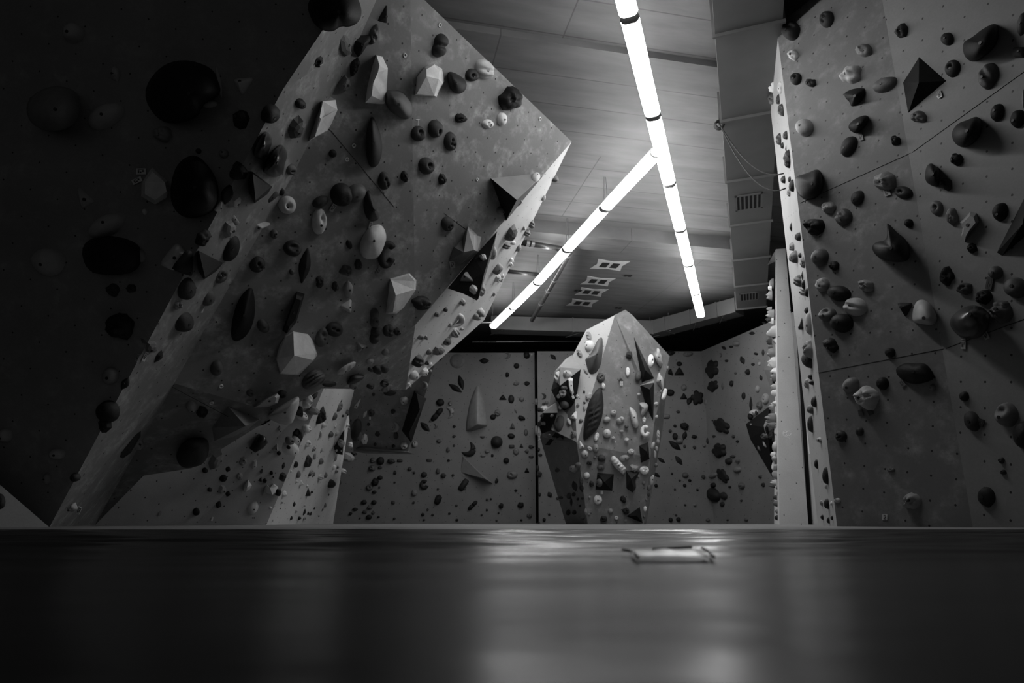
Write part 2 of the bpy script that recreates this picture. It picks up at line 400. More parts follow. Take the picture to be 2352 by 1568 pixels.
# big duct overhead on the right
m_duct = plain('duct_steel', 0.19, 0.45, 0.25, var=0.08, scale=3); m_dark = plain('duct_dark', 0.02, 0.8)
HD = 4.5
def lerp2(a, b, k): return (a[0] + (b[0] - a[0]) * k, a[1] + (b[1] - a[1]) * k)
def LXd(y): return 1642 + (y - 75) * (1692 - 1642) / (706 - 75)
def RXd(y): return 1771 + (y - 62) * (1755 - 1771) / (696 - 62)
dy_l = [-700, -260, 80, 276, 416, 517, 597, 657, 709]
duct = empty('air_duct', at_z(1690, 400, HD)); tag(duct, 'big square sheet-metal air duct running overhead along the right', 'air duct')
pl = [at_z(LXd(y), y, HD) for y in dy_l]; pr = []
dirv = (pl[-1] - pl[2]).normalized(); side = dirv.cross(V((0, 0, 1))).normalized(); DW = 0.60
pr = [p + side * DW for p in pl]
up3 = V((0, 0, .38))
for i in range(len(pl) - 1):
    g = .008; a, b, c, d = pl[i] + dirv * g, pl[i + 1] - dirv * g, pr[i + 1] - dirv * g, pr[i] + dirv * g
    vs = [a, b, c, d, a + up3, b + up3, c + up3, d + up3]
    mesh_obj('duct_section', vs, [[0, 1, 2, 3], [0, 4, 5, 1], [3, 2, 6, 7], [1, 5, 6, 2], [0, 3, 7, 4]], m_duct, duct)
    vs, fs = box_vf((pl[i + 1] + pr[i + 1]) / 2 + V((0, 0, .18)), side * (DW / 2 + .025), dirv * .012, V((0, 0, .215)))
    mesh_obj('flange', vs, fs, m_duct, duct)
def grille(px, py, s):
    c = at_z(px, py, HD - .012); g = empty('air_grille', c); tag(g, s, 'air grille', 'vent grilles under the big duct')
    w, h, ln = .19, .25, dirv
    for e in (-1, 1):
        vs, fs = box_vf(c + side * (e * (w - .015)), side * .015, ln * h, V((0, 0, .008))); mesh_obj('frame_bar', vs, fs, m_duct, g)
        vs, fs = box_vf(c + ln * (e * (h - .015)), side * w, ln * .015, V((0, 0, .008))); mesh_obj('frame_bar', vs, fs, m_duct, g)
    vs, fs = box_vf(c + V((0, 0, .004)), side * (w - .03), ln * (h - .03), V((0, 0, .003))); mesh_obj('backing', vs, fs, m_dark, g)
    for k in range(5):
        x = (k - 2) * .058
        vs, fs = box_vf(c + side * x, side * .011, ln * (h - .03), V((0, 0, .005))); mesh_obj('slat', vs, fs, m_duct, g)
grille(1720, 464, 'square slatted vent grille under the duct, nearer one'); grille(1721, 681, 'square slatted vent grille under the duct, far end')
# back ducts
def duct_run(a, b, wy, hz, label, bands, name='air_duct'):
    d = (b - a).normalized(); n = d.cross(V((0, 0, 1))).normalized(); L = (b - a).length
    t = empty(name, a); tag(t, label, 'air duct', 'flat ducts along the back')
    vs, fs = box_vf((a + b) / 2, d * (L / 2), n * wy, V((0, 0, hz))); mesh_obj('duct_body', vs, fs, m_duct, t)
    for k in bands:
        c = a.lerp(b, k); vs, fs = box_vf(c, d * .02, n * (wy + .012), V((0, 0, hz + .012))); mesh_obj('flange', vs, fs, m_duct, t)
        vs, fs = tube_vf([c + V((0, 0, hz)), V((c.x, c.y, H_CEIL))], .008, 6); mesh_obj('hanger_rod', vs, fs, m_rod, t)
        vs, fs = tube_vf([c - n * wy - d * .15 + V((0, 0, -hz - .03)), c + n * wy + d * .15 + V((0, 0, -hz - .03))], .01, 6); mesh_obj('strap', vs, fs, m_rod, t)
zc = 16.6
duct_run(at_zc(1128, 746, zc), at_zc(1502, 757, zc), .22, .17, 'flat pale duct running level above the back wall', (.5, .03, .98))
duct_run(at_zc(1500, 757, zc), at_zc(1698, 704, 15.0), .2, .17, 'flat pale duct climbing right to the big overhead duct', (.2, .5, .8))
# ceiling pipes
m_pipe = plain('pipe_dark', 0.05, 0.35)
def pipe(pts, r, label, collars=()):
    t = empty('ceiling_pipe', pts[0]); tag(t, label, 'pipe', 'dark pipes under the ceiling')
    vs, fs = tube_vf(pts, r, 12); mesh_obj('pipe_run', vs, fs, m_pipe, t, smooth=True)
    for k in collars:
        a = pts[0].lerp(pts[-1], k); d = (pts[-1] - pts[0]).normalized()
        vs, fs = tube_vf([a - d * .03, a + d * .03], r * 1.25, 12); mesh_obj('collar', vs, fs, m_duct, t)
pipe([at_z(1195, 556, 4.62), at_z(1300, 573, 4.62)], .05, 'short dark pipe beside the prow under the ceiling beam', (.15, .25))
pipe([at_z(1312, 574, 4.62), at_z(1222, 735, 4.62)], .05, 'long dark pipe running back beside the slanting lights', (.05, .35, .5, .7))
pipe([at_z(1150, 621, 4.62), at_z(1240, 631, 4.62)], .04, 'short dark pipe further back behind the prow', ())
pipe([at_zc(1015, 850 - 110, 15), at_zc(1130, 741, 15)], .02, 'thin pipe at the far left end of the back duct', ())
# star-shaped openings in the ceiling
for i, (x, y, s) in enumerate([(1400, 609, .26), (1373, 646, .25), (1358, 671, .25), (1337, 696, .25), (1442, 633, .11), (1328, 667, .11), (1420, 707, .11)]):
    c = at_z(x, y, H_CEIL - .006); t = empty('ceiling_plate', c)
    big = s > .2
    tag(t, ('pale plate with two dark openings in the ceiling, %s from the near end' % NTH[i]) if big else
        'small dark ceiling opening ' + ('right of the nearest pale plate', 'left of the third pale plate', 'right of the farthest pale plate')[i - 4], 'ceiling plate',
        'openings in the ceiling')
    if big:
        star = [(-1.25, -1.0), (0, -.75), (1.25, -1.0), (1.0, 0), (1.25, 1.0), (0, .75), (-1.25, 1.0), (-1, 0)]
        vs = [c + ud * (a * s) + vd * (b * s) + V((0, 0, z)) for z in (0, .006) for a, b in star]
        mesh_obj('plate', vs, [list(range(8)), list(range(8, 16))] + [[k, (k + 1) % 8, 8 + (k + 1) % 8, 8 + k] for k in range(8)], plain('plate_pale', 0.75, .7), t)
    for e in (-.42, .42):
        vs, fs = box_vf(c + ud * (e * s) + V((0, 0, -.004)), ud * (s * .28), vd * (s * .45), V((0, 0, .004))); mesh_obj('opening', vs, fs, m_dark, t)
# rails in the dark gap over the back wall
t = empty('wall_rail', at_zc(1100, 784, 17.4)); tag(t, 'thin steel rails in the dark gap above the back wall', 'rail')
for x0, x1, y in ((1140, 1330, 783.5), (1085, 1200, 785)):
    vs, fs = tube_vf([at_zc(x0, y, 17.4), at_zc(x1, y, 17.4)], .012, 6); mesh_obj('rail', vs, fs, plain('rail_steel', .7, .2, .8), t)
# rope tied to the duct
m_rope = plain('rope_dark', 0.04, 0.8)
def rope(pts, r): return tube_vf(pts, r, 6)
def bez(a, b, sag, n=12): return [a.lerp(b, i / n) + V((0, 0, -sag * 4 * (i / n) * (1 - i / n))) for i in range(n + 1)]
kn = at_z(1653, 285, HD + .0); re_ = on_plane(1800, 398, PR0, .0)
e2 = on_plane(1805, 432, PR0, .0)
t = empty('tied_rope', kn); tag(t, 'thin rope tied at the duct edge and slung to the right wall', 'rope')
for q, sg in ((re_, .22), (e2, .3)):
    vs, fs = rope(bez(kn, q, sg), .007); mesh_obj('rope_strand', vs, fs, m_rope, t, smooth=True)
for k in range(3):
    vs, fs = rope([kn + V((math.cos(a) * .05, .02 * k, math.sin(a) * .05)) for a in [2 * math.pi * i / 12 for i in range(13)]], .01); mesh_obj('rope_coil', vs, fs, m_rope, t, smooth=True)
vs, fs = rope([kn, kn + V((.03, .05, .25)), kn + V((.01, 0, .42))], .012); mesh_obj('rope_tail', vs, fs, m_rope, t, smooth=True)
# torn tape on the mat
tp = at_z(1537, 1268, 0.0); t = empty('tape_strip', tp); tag(t, 'torn pale tape strip with dark curled ends lying on the mat', 'tape')
a = at_z(1452, 1281, .0); b = at_z(1626, 1282, .0); n = 24
vs = []
for i in range(n + 1):
    k = i / n; c = a.lerp(b, k); hgt = .005 * math.sin(math.pi * k) ** .4 + .0006 * math.sin(17 * k)
    zz = V((0, 0, floor_z(c.x, c.y) + .004)); c = c + zz; vs += [c + V((0, -.018, .0006)), c + V((0, -.006, hgt * .8)), c + V((0, .012, hgt))]
fs = [[3 * i + j, 3 * i + 3 + j, 3 * i + 4 + j, 3 * i + 1 + j] for i in range(n) for j in (0, 1)]
mesh_obj('tape', vs, fs, plain('tape_pale', .4, .35), t, smooth=True)
m_tape = plain('tape_black', .012, .5)
for pth in ([(1430, 1262), (1448, 1263), (1458, 1267), (1466, 1273)], [(1614, 1261), (1630, 1265), (1636, 1270), (1641, 1273)], [(1500, 1262), (1540, 1261), (1590, 1260.5)]):
    vs, fs = tube_vf([p_ + V((0, 0, .005 + floor_z(p_.x, p_.y))) for p_ in [at_z(x, y + 13, .0) for x, y in pth]], .0014, 8); mesh_obj('curled_edge', vs, fs, m_tape, t, smooth=True)
# ================================================================ CLIMBING HOLDS
ALB = [0.014, 0.024, 0.045, 0.08, 0.14, 0.25, 0.4, 0.56, 0.72, 0.85]
def hold_mat(t, kind):
    gl = kind == 'gloss'
    return plain('hold_%s_%d' % (kind, t), ALB[t], 0.28 if gl else 0.62, 0, 0.18, 9.0, 0.0 if gl else 0.35, 0.5 if gl or t > 2 else 0.2)
m_bolt = plain('bolt_dark', 0.01, 0.5)
WALLS = {  # key: (plane, mode, phrase)
 'A': (PA, 'p', 'dark left wall'), 'B': (PB, 'm', 'narrow strip wall'), 'C': (PC, 'p', 'big left overhang'), 'V': (PV, 'p', 'big left overhang'), 'D': (PD, 'p', 'pointed overhang face'),
 'E': (PE, 'm', 'bright overhang edge'), 'F': (PF, 'p', 'overhang underside'), 'G': (PG3, 'm', 'low lit wall'), 'J': (PG2, 'p', 'low lit wall'), 'I': (PG1, 'p', 'low lit wall'),
 'H': (PH, 'p', 'far hanging panel'), 'K': (PK1, 'p', 'back wall'), 'L': (PK2, 'p', 'back wall'), 'M': (PM, 'p', 'back wing wall'), 'R': (PR1, 'p', 'dark right wall'),
 'S': (PR2, 'p', 'far right panel'), 'O': (PR0, 'm', 'right wall edge'), 'W': (PWL, 'd', 'pale tower side'), 'Z': (PZ, 'p', 'left corner panel')}
NAMES = dict(o='round_hold', j='jug_hold', p='rock_hold', f='faceted_hold', l='blade_hold', t='wedge_hold', c='crescent_hold', m='twin_lobe_hold',
             r='ring_hold', h='pocket_hold', k='multi_pocket_hold', s='ridged_hold', b='bar_hold', d='teardrop_hold', q='cluster_hold', w='bolt_washer', g='route_tag')
WORD = dict(o='rounded', j='scooped', p='rocky', f='faceted', l='blade-shaped', t='wedge-shaped', c='crescent', m='two-lobed', r='ring-shaped',
            h='one-pocket', k='pocketed', s='ridged', b='bar-shaped', d='teardrop', q='clover-like', g='')
HREL = dict(o=.85, j=.95, p=.8, f=.8, l=.55, t=.8, c=.5, m=.75, r=.5, h=.7, k=.75, s=.75, b=.8, d=.6, q=.35, w=.05, g=.05)
def gen(typ, rng):
    """unit hold: list of rings of (x, y, z), outer to inner, plus the crown point"""
    sd = rng.random() * 100
    nz = lambda a, b, c=0.0: noise.noise(V((a + sd, b - sd, c)))
    n, K = (22, 7)
    if typ == 'f': n, K = rng.choice((6, 7, 8)), 3
    if typ in 'khs': n, K = 26, 10
    if typ == 'q': n, K = 36, 5
    ang = [2 * math.pi * i / n for i in range(n)]
    if typ == 'f': ang = [a + rng.uniform(-.3, .3) * 2 * math.pi / n for a in ang]
    def R(a):
        c, s = math.cos(a), math.sin(a)
        if typ == 'l': return 1 / (abs(c) ** 1.0 + abs(s) ** 1.6 + .05) ** .95
        if typ == 't':
            k = [(V((math.cos(b), math.sin(b)))).dot(V((c, s))) for b in (-math.pi / 2, math.pi / 6, 5 * math.pi / 6)]
            return min(1.18, .66 / max(max(k), .3))
        if typ == 'd': return (1 - .0 * s) * (1.0 if s < 0 else 1 / (abs(c) + abs(s) ** 2.2 + .02) ** .75 if abs(c) + abs(s) > 1 else 1)
        if typ == 'm': return .72 + .34 * abs(s) ** 1.5 - .12 * abs(c) ** 6
        if typ == 'b': return 1 / (abs(c) ** 5 + abs(s) ** 5) ** .2
        if typ == 'p': return .92 + .28 * nz(c * 1.3, s * 1.3) + .12 * nz(c * 4, s * 4)
        if typ == 'q': return .62 + .4 * abs(math.sin(a * 2.5 + sd)) ** .6
        if typ == 'f': return 1 + rng.uniform(-.12, .1)
        if typ in 'js': return .97 + .12 * nz(c, s)
        return 1 + .06 * nz(c, s)
    RR = [R(a) for a in ang]
    pk = [(rng.uniform(-.35, .35), rng.uniform(-.45, .4)) for _ in range(3)]
    if typ == 'h': pk = [(rng.uniform(-.2, .25), rng.uniform(-.05, .35))]
    ox, oy = rng.uniform(-.18, .18), rng.uniform(-.22, .05)
    def Z(x, y, r):
        z = max(0, 1 - r ** 2.4) ** .55
        if typ == 'l': z = max(0, 1 - r) ** .75
        elif typ == 't': z = max(0, 1 - r) ** .8
        elif typ == 'f': z = {0: 0, 1: .82, 2: 1}.get(0 if r > .95 else 1 if r > .5 else 2)
        elif typ == 'q': z = max(0, 1 - r ** 6) ** .4
        if typ == 'p': z *= 1 + .5 * nz(x * 2.2, y * 2.2, 3) + .3 * nz(x * 6, y * 6, 5)
        if typ == 's': z *= 1 + .16 * math.sin(9 * (y + .35 * x) + sd) + .1 * nz(x * 3, y * 3)
        if typ == 'm': z *= 1 - .55 * math.exp(-(y / .16) ** 2)
        if typ == 'j': z -= .62 * math.exp(-((x - ox) / .5) ** 2 - ((y - .35) / .3) ** 2)
        if typ == 'k':
            for a, b in pk: z -= .5 * math.exp(-(((x - a) ** 2 + (y - b) ** 2) / .022))
        if typ == 'h': z -= .75 * math.exp(-(((x - pk[0][0]) ** 2 + (y - pk[0][1]) ** 2) / .07))
        if typ in 'oj': z *= 1 + .08 * nz(x * 1.7, y * 1.7, 8)
        return max(z, 0.0)
    rings = []
    for k in range(K):
        r = 1 - k / K if typ not in 'f' else (1.0, .66, .3)[k]
        ring = []
        for a, q in zip(ang, RR):
            sh = (1 - r)
            x, y = math.cos(a) * q * r + ox * sh, math.sin(a) * q * r + oy * sh
            if typ == 'f' and k: x += .08 * rng.uniform(-1, 1); y += .08 * rng.uniform(-1, 1)
            z = Z(x, y, r)
            if typ == 'f' and k: z *= 1 + .25 * (y - x) * .5
            ring.append((x, y, z))
        rings.append(ring)
    return rings, (ox, oy, Z(ox, oy, 0)), n
def tube_unit(typ, rng):
    pts = []
    if typ == 'r':
        for i in range(25):
            a = -math.pi * .32 + 1.64 * math.pi * i / 24 + math.pi * .5 + .3
            pts.append((math.cos(a) * .7, math.sin(a) * .74, .3 + .1 * math.sin(a * 2)))
    else:
        for i in range(17):
            a = math.pi * (-.45 + .9 * i / 16); pts.append((math.cos(a) * 1.3 - .75, math.sin(a) * .95, 0))
    return pts
BOLTED = 'ojpflstdmkhb'
ITEMS = []          # every hold for the labels: dict(o, wall, px, py, word, size, tone, nick, label, typ)
RNG = random.Random(7)
def cast(px, py, fallback):
    dg = bpy.context.evaluated_depsgraph_get()
    hit, loc, nrm, idx, ob, mx = S.ray_cast(dg, CAM, ray(px, py).normalized())
    if not hit: return fallback
    if nrm.dot(CAM - loc) < 0: nrm = -nrm
    v = (CAM - loc).normalized()
    if nrm.dot(v) < .3: nrm = (nrm + v * .35).normalized()
    return (loc, nrm)
from mathutils.bvhtree import BVHTree
_B = []
def wall_cast(px, py, pl):
    """the wall surface seen at a pixel, so a hold sits on the wall itself even where the face is slightly folded"""
    if not _B: _B.extend((BVHTree.FromPolygons([tuple(v) for v in vs], fs), nm) for vs, fs, nm in SHEETS)
    best = None
    for b, nm in _B:
        loc, nrm, i, d = b.ray_cast(CAM, ray(px, py).normalized())
        if loc is not None and (best is None or d < best[2]): best = (loc, nrm, d, nm)
    if best is None: return '' if pl is None else pl
    if pl is None: return best[3]
    n = best[1] if best[1].dot(CAM - best[0]) > 0 else -best[1]
    return (best[0], n)
def lean(pl):
    v = (CAM - pl[0]).normalized()
    return (pl[0], (pl[1] + v * .4).normalized()) if pl[1].dot(v) < .4 else pl
def low_c(x, y): return x < 640 and y > 880 + (x - 400) * .29
def place(wall, typ, px, py, w, h, rot=0, tone=3, nick=None, label=None, zc=None, gloss=None, Hk=1.0):
    on_vol = wall[0] == '*'; wall = wall.strip('*')
    if typ not in 'gw': w *= 1.1; h *= 1.1
    if wall == 'W': w *= 1.5; h *= 1.15
    if wall == 'L' and px > 1633: wall = 'M'
    if wall == 'C' and low_c(px, py): wall = 'V'
    if wall in 'CVG' and not on_vol:
        hit = wall_cast(px, py, None); wall = 'B' if wall in 'CV' and hit == 'wall_left' else 'H' if hit == 'wall_left_far' else wall
    pl, mode, phrase = WALLS[wall]
    if wall == 'P' and py > 1010 and not on_vol: wall = 'Y'; pl = WALLS['Y'][0]
    if wall == 'Y' and py < 1012 and px < 1500: wall = 'P'; pl = WALLS['P'][0]
    if on_vol: pl = cast(px, py, pl); mode = 'p'
    skirt = 0
    if mode == 'm': pl = lean(wall_cast(px, py, pl) if wall == 'B' else (on_plane(px, py, pl), pl[1])); mode = 'p'; skirt = .45
    if skirt and wall != 'B': zq = proj(pl[0])[2]; pl = (pl[0] + WALLS[wall][0][1] * (.36 * min(w, h) * zq / FPX), pl[1]); skirt = .7
    P, n = pl
    if mode == 'd':
        b0 = at_zc(px, py, zc or TOWER_ZC(py))
    else: b0 = on_plane(px, py, pl)
    z0 = proj(b0)[2]; sc = z0 / FPX
    rng = random.Random(int(px * 7 + py * 13 + w))
    cr, sr = math.cos(math.radians(rot)), math.sin(math.radians(rot))
    if mode == 'p':
        H = min(HREL[typ] * .5 * min(w, h) * sc * 1.15 + .004, .32) * Hk
        c = on_plane(px, py, pl, H * .38) - n * (H * .38); bx, by, _ = proj(c)
        def to(x, y, z):
            dx, dy = x * w / 2, -y * h / 2
            X, Y = bx + dx * cr - dy * sr, by + dx * sr + dy * cr
            return on_plane(X, Y, pl) + n * (z * H)
    else:
        u, v = basis(n)
        hu, hv, H = min(h * sc * .42, w * sc * .9), h * sc * .5, w * sc * .75
        H = min(H, .3)
        if mode == 'd': c = b0 - n * (H * .45)
        else: c = on_plane(px, py, pl, H * .45) - n * (H * .45)
        def to(x, y, z):
            X, Y = x * hu, y * hv
            return c + u * (X * cr + Y * sr) + v * (Y * cr - X * sr) + n * (z * H)
    if wall == 'A' and tone >= 3: tone = min(9, tone + 2)  # holds here made paler in place of lamp light
    kind = 'gloss' if (gloss or (gloss is None and tone == 0 and w * h > 9000)) else 'matt'
    mat = hold_mat(tone, kind)
    if typ == 'g':
        vs = [to(x, y, z) for z in (0.2, 1) for x, y in ((-1, -1), (1, -1), (1, 1), (-1, 1))]
        vs = [p + n * .006 for p in vs]
        fs = [[4, 5, 6, 7], [0, 1, 5, 4], [1, 2, 6, 5], [2, 3, 7, 6], [3, 0, 4, 7], [3, 2, 1, 0]]
        o = mesh_obj('route_tag', vs, fs, plain('tag_card_%d' % tone, ALB[tone], .5, var=.04), origin=c)
        if min(w, h) > 6:
            bars = []
            for (xa, xb, ya, yb) in ((-.6, .6, .55, .72), (-.6, -.3, -.6, .4), (.25, .6, -.2, .4), (-.2, .15, -.6, -.1)):
                q = [to(x, y, 1.2) + n * .0065 for x, y in ((xa, ya), (xb, ya), (xb, yb), (xa, yb))]; bars.append((q, [[0, 1, 2, 3]]))
            v2, f2 = merge(bars); mesh_obj('printed_mark', v2, f2, plain('tag_ink', .05, .6), o)
    elif typ == 'w':
        ru = w * sc * .42; u, v = basis(n)
        path = [c + (u * math.cos(a) + v * math.sin(a)) * ru + n * .003 for a in [2 * math.pi * i / 14 for i in range(15)]]
        vs, fs = tube_vf(path, ru * .38, 6, False); o = mesh_obj('bolt_washer', vs, fs, plain('washer_white', .8, .4), smooth=True, origin=c)
    elif typ in 'cr':
        pts = tube_unit(typ, rng); path = [to(*q) for q in pts]; m = len(path)
        rad = [max(.12, (math.sin(math.pi * min(max(i / (m - 1), .0), 1)) ** .7 if typ == 'c' else .75)) * (.26 if typ == 'c' else .34) * min(w, h) * sc * (.9 if typ == 'c' else .8) for i in range(m)]
        vs, fs = tube_vf(path, rad, 10); o = mesh_obj(NAMES[typ], vs, fs, mat, smooth=True, origin=c)
    else:
        rings, cp, N_ = gen(typ, rng)
        vs = [to(x, y, -.06) - n * (skirt * .4 * min(w, h) * sc) for x, y, z in rings[0]]
        for r in rings: vs += [to(*q) for q in r]
        fs = []; L = len(rings) + 1
        for k in range(L - 1):
            for i in range(N_):
                a, b = k * N_ + i, k * N_ + (i + 1) % N_; fs.append([a, b, b + N_, a + N_])
        if typ == 'f': fs.append([(L - 1) * N_ + i for i in range(N_)])
        else:
            vs.append(to(*cp)); ci = len(vs) - 1
            for i in range(N_): fs.append([(L - 1) * N_ + i, (L - 1) * N_ + (i + 1) % N_, ci])
        o = mesh_obj(NAMES[typ], vs, fs, mat, smooth=(typ != 'f'), origin=c)
        big = math.sqrt(w * h)
        if typ in BOLTED and big > 15 and mode == 'p':
            bx_, by_ = rng.uniform(-.15, .2), rng.uniform(-.3, .1)
            zz = max(.0, 1 - (bx_ ** 2 + by_ ** 2) ** 1.2) ** .55
            best = min((q for r in rings[2:] for q in r), key=lambda q: (q[0] - bx_) ** 2 + (q[1] - by_) ** 2)
            ctr = to(best[0], best[1], best[2]); u, v = basis(n); rb = min(.011, .09 * big * sc)
            bv = [ctr + (u * math.cos(t) + v * math.sin(t)) * rb + n * z for z in (-.01, .0035) for t in [math.pi * i / 4 for i in range(8)]]
            mesh_obj('bolt', bv, [list(range(8, 16))] + [[i, (i + 1) % 8, 8 + (i + 1) % 8, 8 + i] for i in range(8)], m_bolt, o)
    size_m = math.sqrt(w * h) * sc
    reg(o, wall, px, py, typ, size_m, tone, nick, label)
    return o
def reg(o, wall, px, py, typ, size_m, tone, nick=None, label=None, cat=None):
    ITEMS.append(dict(o=o, wall=wall, px=px, py=py, typ=typ, size=size_m, tone=tone, nick=nick, label=label, cat=cat))
def blob(wall, tone, H, pts, label, nick, prof='dome', ox=0, oy=0, s=1.0, apex=None, name='sculpted_hold', bolt=True, gloss=None, cut=None):
    """hold with its own outline: outline points follow the photographed shape, domed (or plateaued) out from the wall by H metres"""
    on_vol = wall[0] == '*'; wall = wall.strip('*')
    P = [(ox + x / s, oy + y / s) for x, y in pts]
    if wall == 'C' and low_c(P[0][0], P[0][1]): wall = 'V'
    pl = WALLS[wall][0]
    if on_vol: pl = cast(sum(p[0] for p in P) / len(P), sum(p[1] for p in P) / len(P), pl)
    pl = tilt(pl, sum(p[0] for p in P) / len(P), sum(p[1] for p in P) / len(P)); n = pl[1]
    if prof in ('dome', 'ridge', 'stripe'):
        for _ in range(2):
            Q_ = []
            for i in range(len(P)):
                a, b = P[i], P[(i + 1) % len(P)]; Q_ += [lerp2(a, b, .25), lerp2(a, b, .75)]
            P = Q_
    ax = sum(p[0] for p in P) / len(P); ay = sum(p[1] for p in P) / len(P)
    if apex: ax, ay = ox + apex[0] / s, oy + apex[1] / s
    K = 9 if prof in ('dome', 'stripe') else 6
    vs, fs, n_ = [], [], len(P)
    for k in range(-1, K):
        r = 1 - max(k, 0) / K
        h = {'dome': (1 - r ** 2.2) ** .55, 'stripe': (1 - r ** 2.2) ** .55, 'ridge': (1 - r) ** .8, 'flat': min(1, (1 - r) * 4), 'cone': (1 - r)}[prof]
        for j, (x, y) in enumerate(P):
            X, Y = ax + (x - ax) * r, ay + (y - ay) * r; hh = h
            if prof == 'stripe': hh *= 1 + .16 * math.sin((Y * .9 + X * .45) * (2 * math.pi / (7.5 if H < .15 else 11)))
            vs.append(on_plane(X, Y, pl, hh * H) - (n * .01 if k < 0 else V()))
    for k in range(K):
        for i in range(n_):
            a, b = k * n_ + i, k * n_ + (i + 1) % n_; fs.append([a, b, b + n_, a + n_])
    vs.append(on_plane(ax, ay, pl, H)); ci = len(vs) - 1
    for i in range(n_): fs.append([K * n_ + i, K * n_ + (i + 1) % n_, ci])
    c = on_plane(ax, ay, pl)
    o = mesh_obj(name, vs, fs, hold_mat(tone, 'gloss' if (gloss if gloss is not None else tone == 0) else 'matt'), smooth=prof in ('dome', 'ridge', 'stripe'), origin=c)
    if bolt:
        ctr = on_plane(ax, ay, pl, H); u, v = basis(n); rb = .012
        bv = [ctr + (u * math.cos(t) + v * math.sin(t)) * rb + n * z for z in (-.01, .004) for t in [math.pi * i / 4 for i in range(8)]]
        mesh_obj('bolt', bv, [list(range(8, 16))] + [[i, (i + 1) % 8, 8 + (i + 1) % 8, 8 + i] for i in range(8)], m_bolt, o)
    xs_ = [p[0] for p in P]; zc_ = proj(c)[2]
    reg(o, wall, ax, ay, 'x', (max(xs_) - min(xs_)) * zc_ / FPX, tone, nick, label)
    return o
def block(wall, tone, verts, faces, label, nick, ox=0, oy=0, s=1.0, name='faceted_block', cat='climbing hold', gloss=None, mat=None, smooth=False):
    """flat-faced hold or volume: verts (x, y, height above the wall in metres)"""
    P = [(ox + x / s, oy + y / s, h) for x, y, h in verts]
    if wall == 'C' and low_c(P[1][0], P[1][1]): wall = 'V'
    pl = tilt(WALLS[wall][0], sum(q[0] for q in P) / len(P), sum(q[1] for q in P) / len(P)); n = pl[1]
    vs = [on_plane(x, y, pl, h if h > 0 else -.012) for x, y, h in P]
    base = [i for i, q in enumerate(P) if q[2] <= 0]
    c = on_plane(sum(q[0] for q in P) / len(P), sum(q[1] for q in P) / len(P), pl)
    o = mesh_obj(name, vs, faces, mat or hold_mat(tone, 'gloss' if gloss else 'matt'), origin=c, smooth=smooth)
    xs_ = [p[0] for p in P]
    reg(o, wall, sum(xs_) / len(xs_), sum(q[1] for q in P) / len(P), 'x', 1, tone, nick, label, cat)
    return o
def TOWER_ZC(y): return 9.27 + (1204 - y) / 632 * 1.6 + .4
def tilt(pl, x, y):
    c = on_plane(x, y, pl); v = (CAM - c).normalized(); n = pl[1]
    if pl is PB: c, n = wall_cast(x, y, pl)
    if n.dot(v) > .38: return (c, n)
    return (c, (n + v * .45).normalized())
def load(txt):
    wall = 'C'; ox = oy = 0; s = 1.0
    for ln in txt.strip().splitlines():
        ln = ln.strip()
        if not ln: continue
        if ln[0] == '@':
            q = ln[1:].split(); wall = q[0]
            if len(q) > 1: ox, oy, s = float(q[1]), float(q[2]), float(q[3])
            continue
        for it in ln.split(';'):
            it = it.strip()
            if not it: continue
            nick = None
            if '"' in it: it, nick = it.split('"')[0], it.split('"')[1]
            q = it.split(); typ = q[0]; v = [float(x) for x in q[1:]]
            x, y, w, h = v[:4]; rot = v[4] if len(v) > 5 else 0; tone = int(v[-1])
            if len(v) == 4: raise ValueError(it)
            lab = None
            place(wall, typ, ox + x / s, oy + y / s, w / s, h / s, rot, tone, nick=nick, label=lab)
# ================================================================ FREESTANDING BOULDER
def bz(x, y, zc): return at_zc(x, y, zc)
def gnd(x, d): p = at_y(x, 1204, d); p.z = 0; return p
q = {'tl': bz(1412, 724, 11.6), 'tr': bz(1452, 723, 11.6), 'wl': bz(1325, 1018, 10.75), 'wr': bz(1502, 975, 10.95), 'bl': gnd(1350, 11.1), 'br': gnd(1479, 11.1),
     'll': bz(1316, 815, 11.7), 'lb': bz(1240, 1003, 11.9), 'lg': gnd(1300, 11.9), 'rt': bz(1538, 817, 11.9), 'rm': bz(1522, 985, 11.7), 'rg': gnd(1484, 11.9)}
PP = plane3(q['tl'], q['tr'], q['wl']); PY = plane3(q['wl'], q['bl'], q['br']); PQ = plane3(q['tl'], q['ll'], q['wl']); PN = plane3(q['tr'], q['rt'], q['wr'])
PU = plane3(q['wl'], q['bl'], q['lb']); PXX = plane3(q['ll'], q['lb'], q['wl'])
q['l2'] = on_plane(1346, 758, PQ); q['r2'] = on_plane(1470, 860, PP); q['tip'] = bz(1436, 711, 12.4); q['bk'] = gnd(1400, 13.6); q['bkt'] = bz(1430, 800, 13.6)
q['m1'] = on_plane(1494, 1050, PY)
m_bo = wall_mat('boulder_paint', 0.165, 0.5, pitch=0.22); m_bo2 = wall_mat('boulder_baked_light', 0.5, 0.1, pitch=0.2); m_bo3 = wall_mat('boulder_baked_shade', 0.15, 0.2, pitch=0.22)  # one paint in three tones: light and shade of the faces coloured in
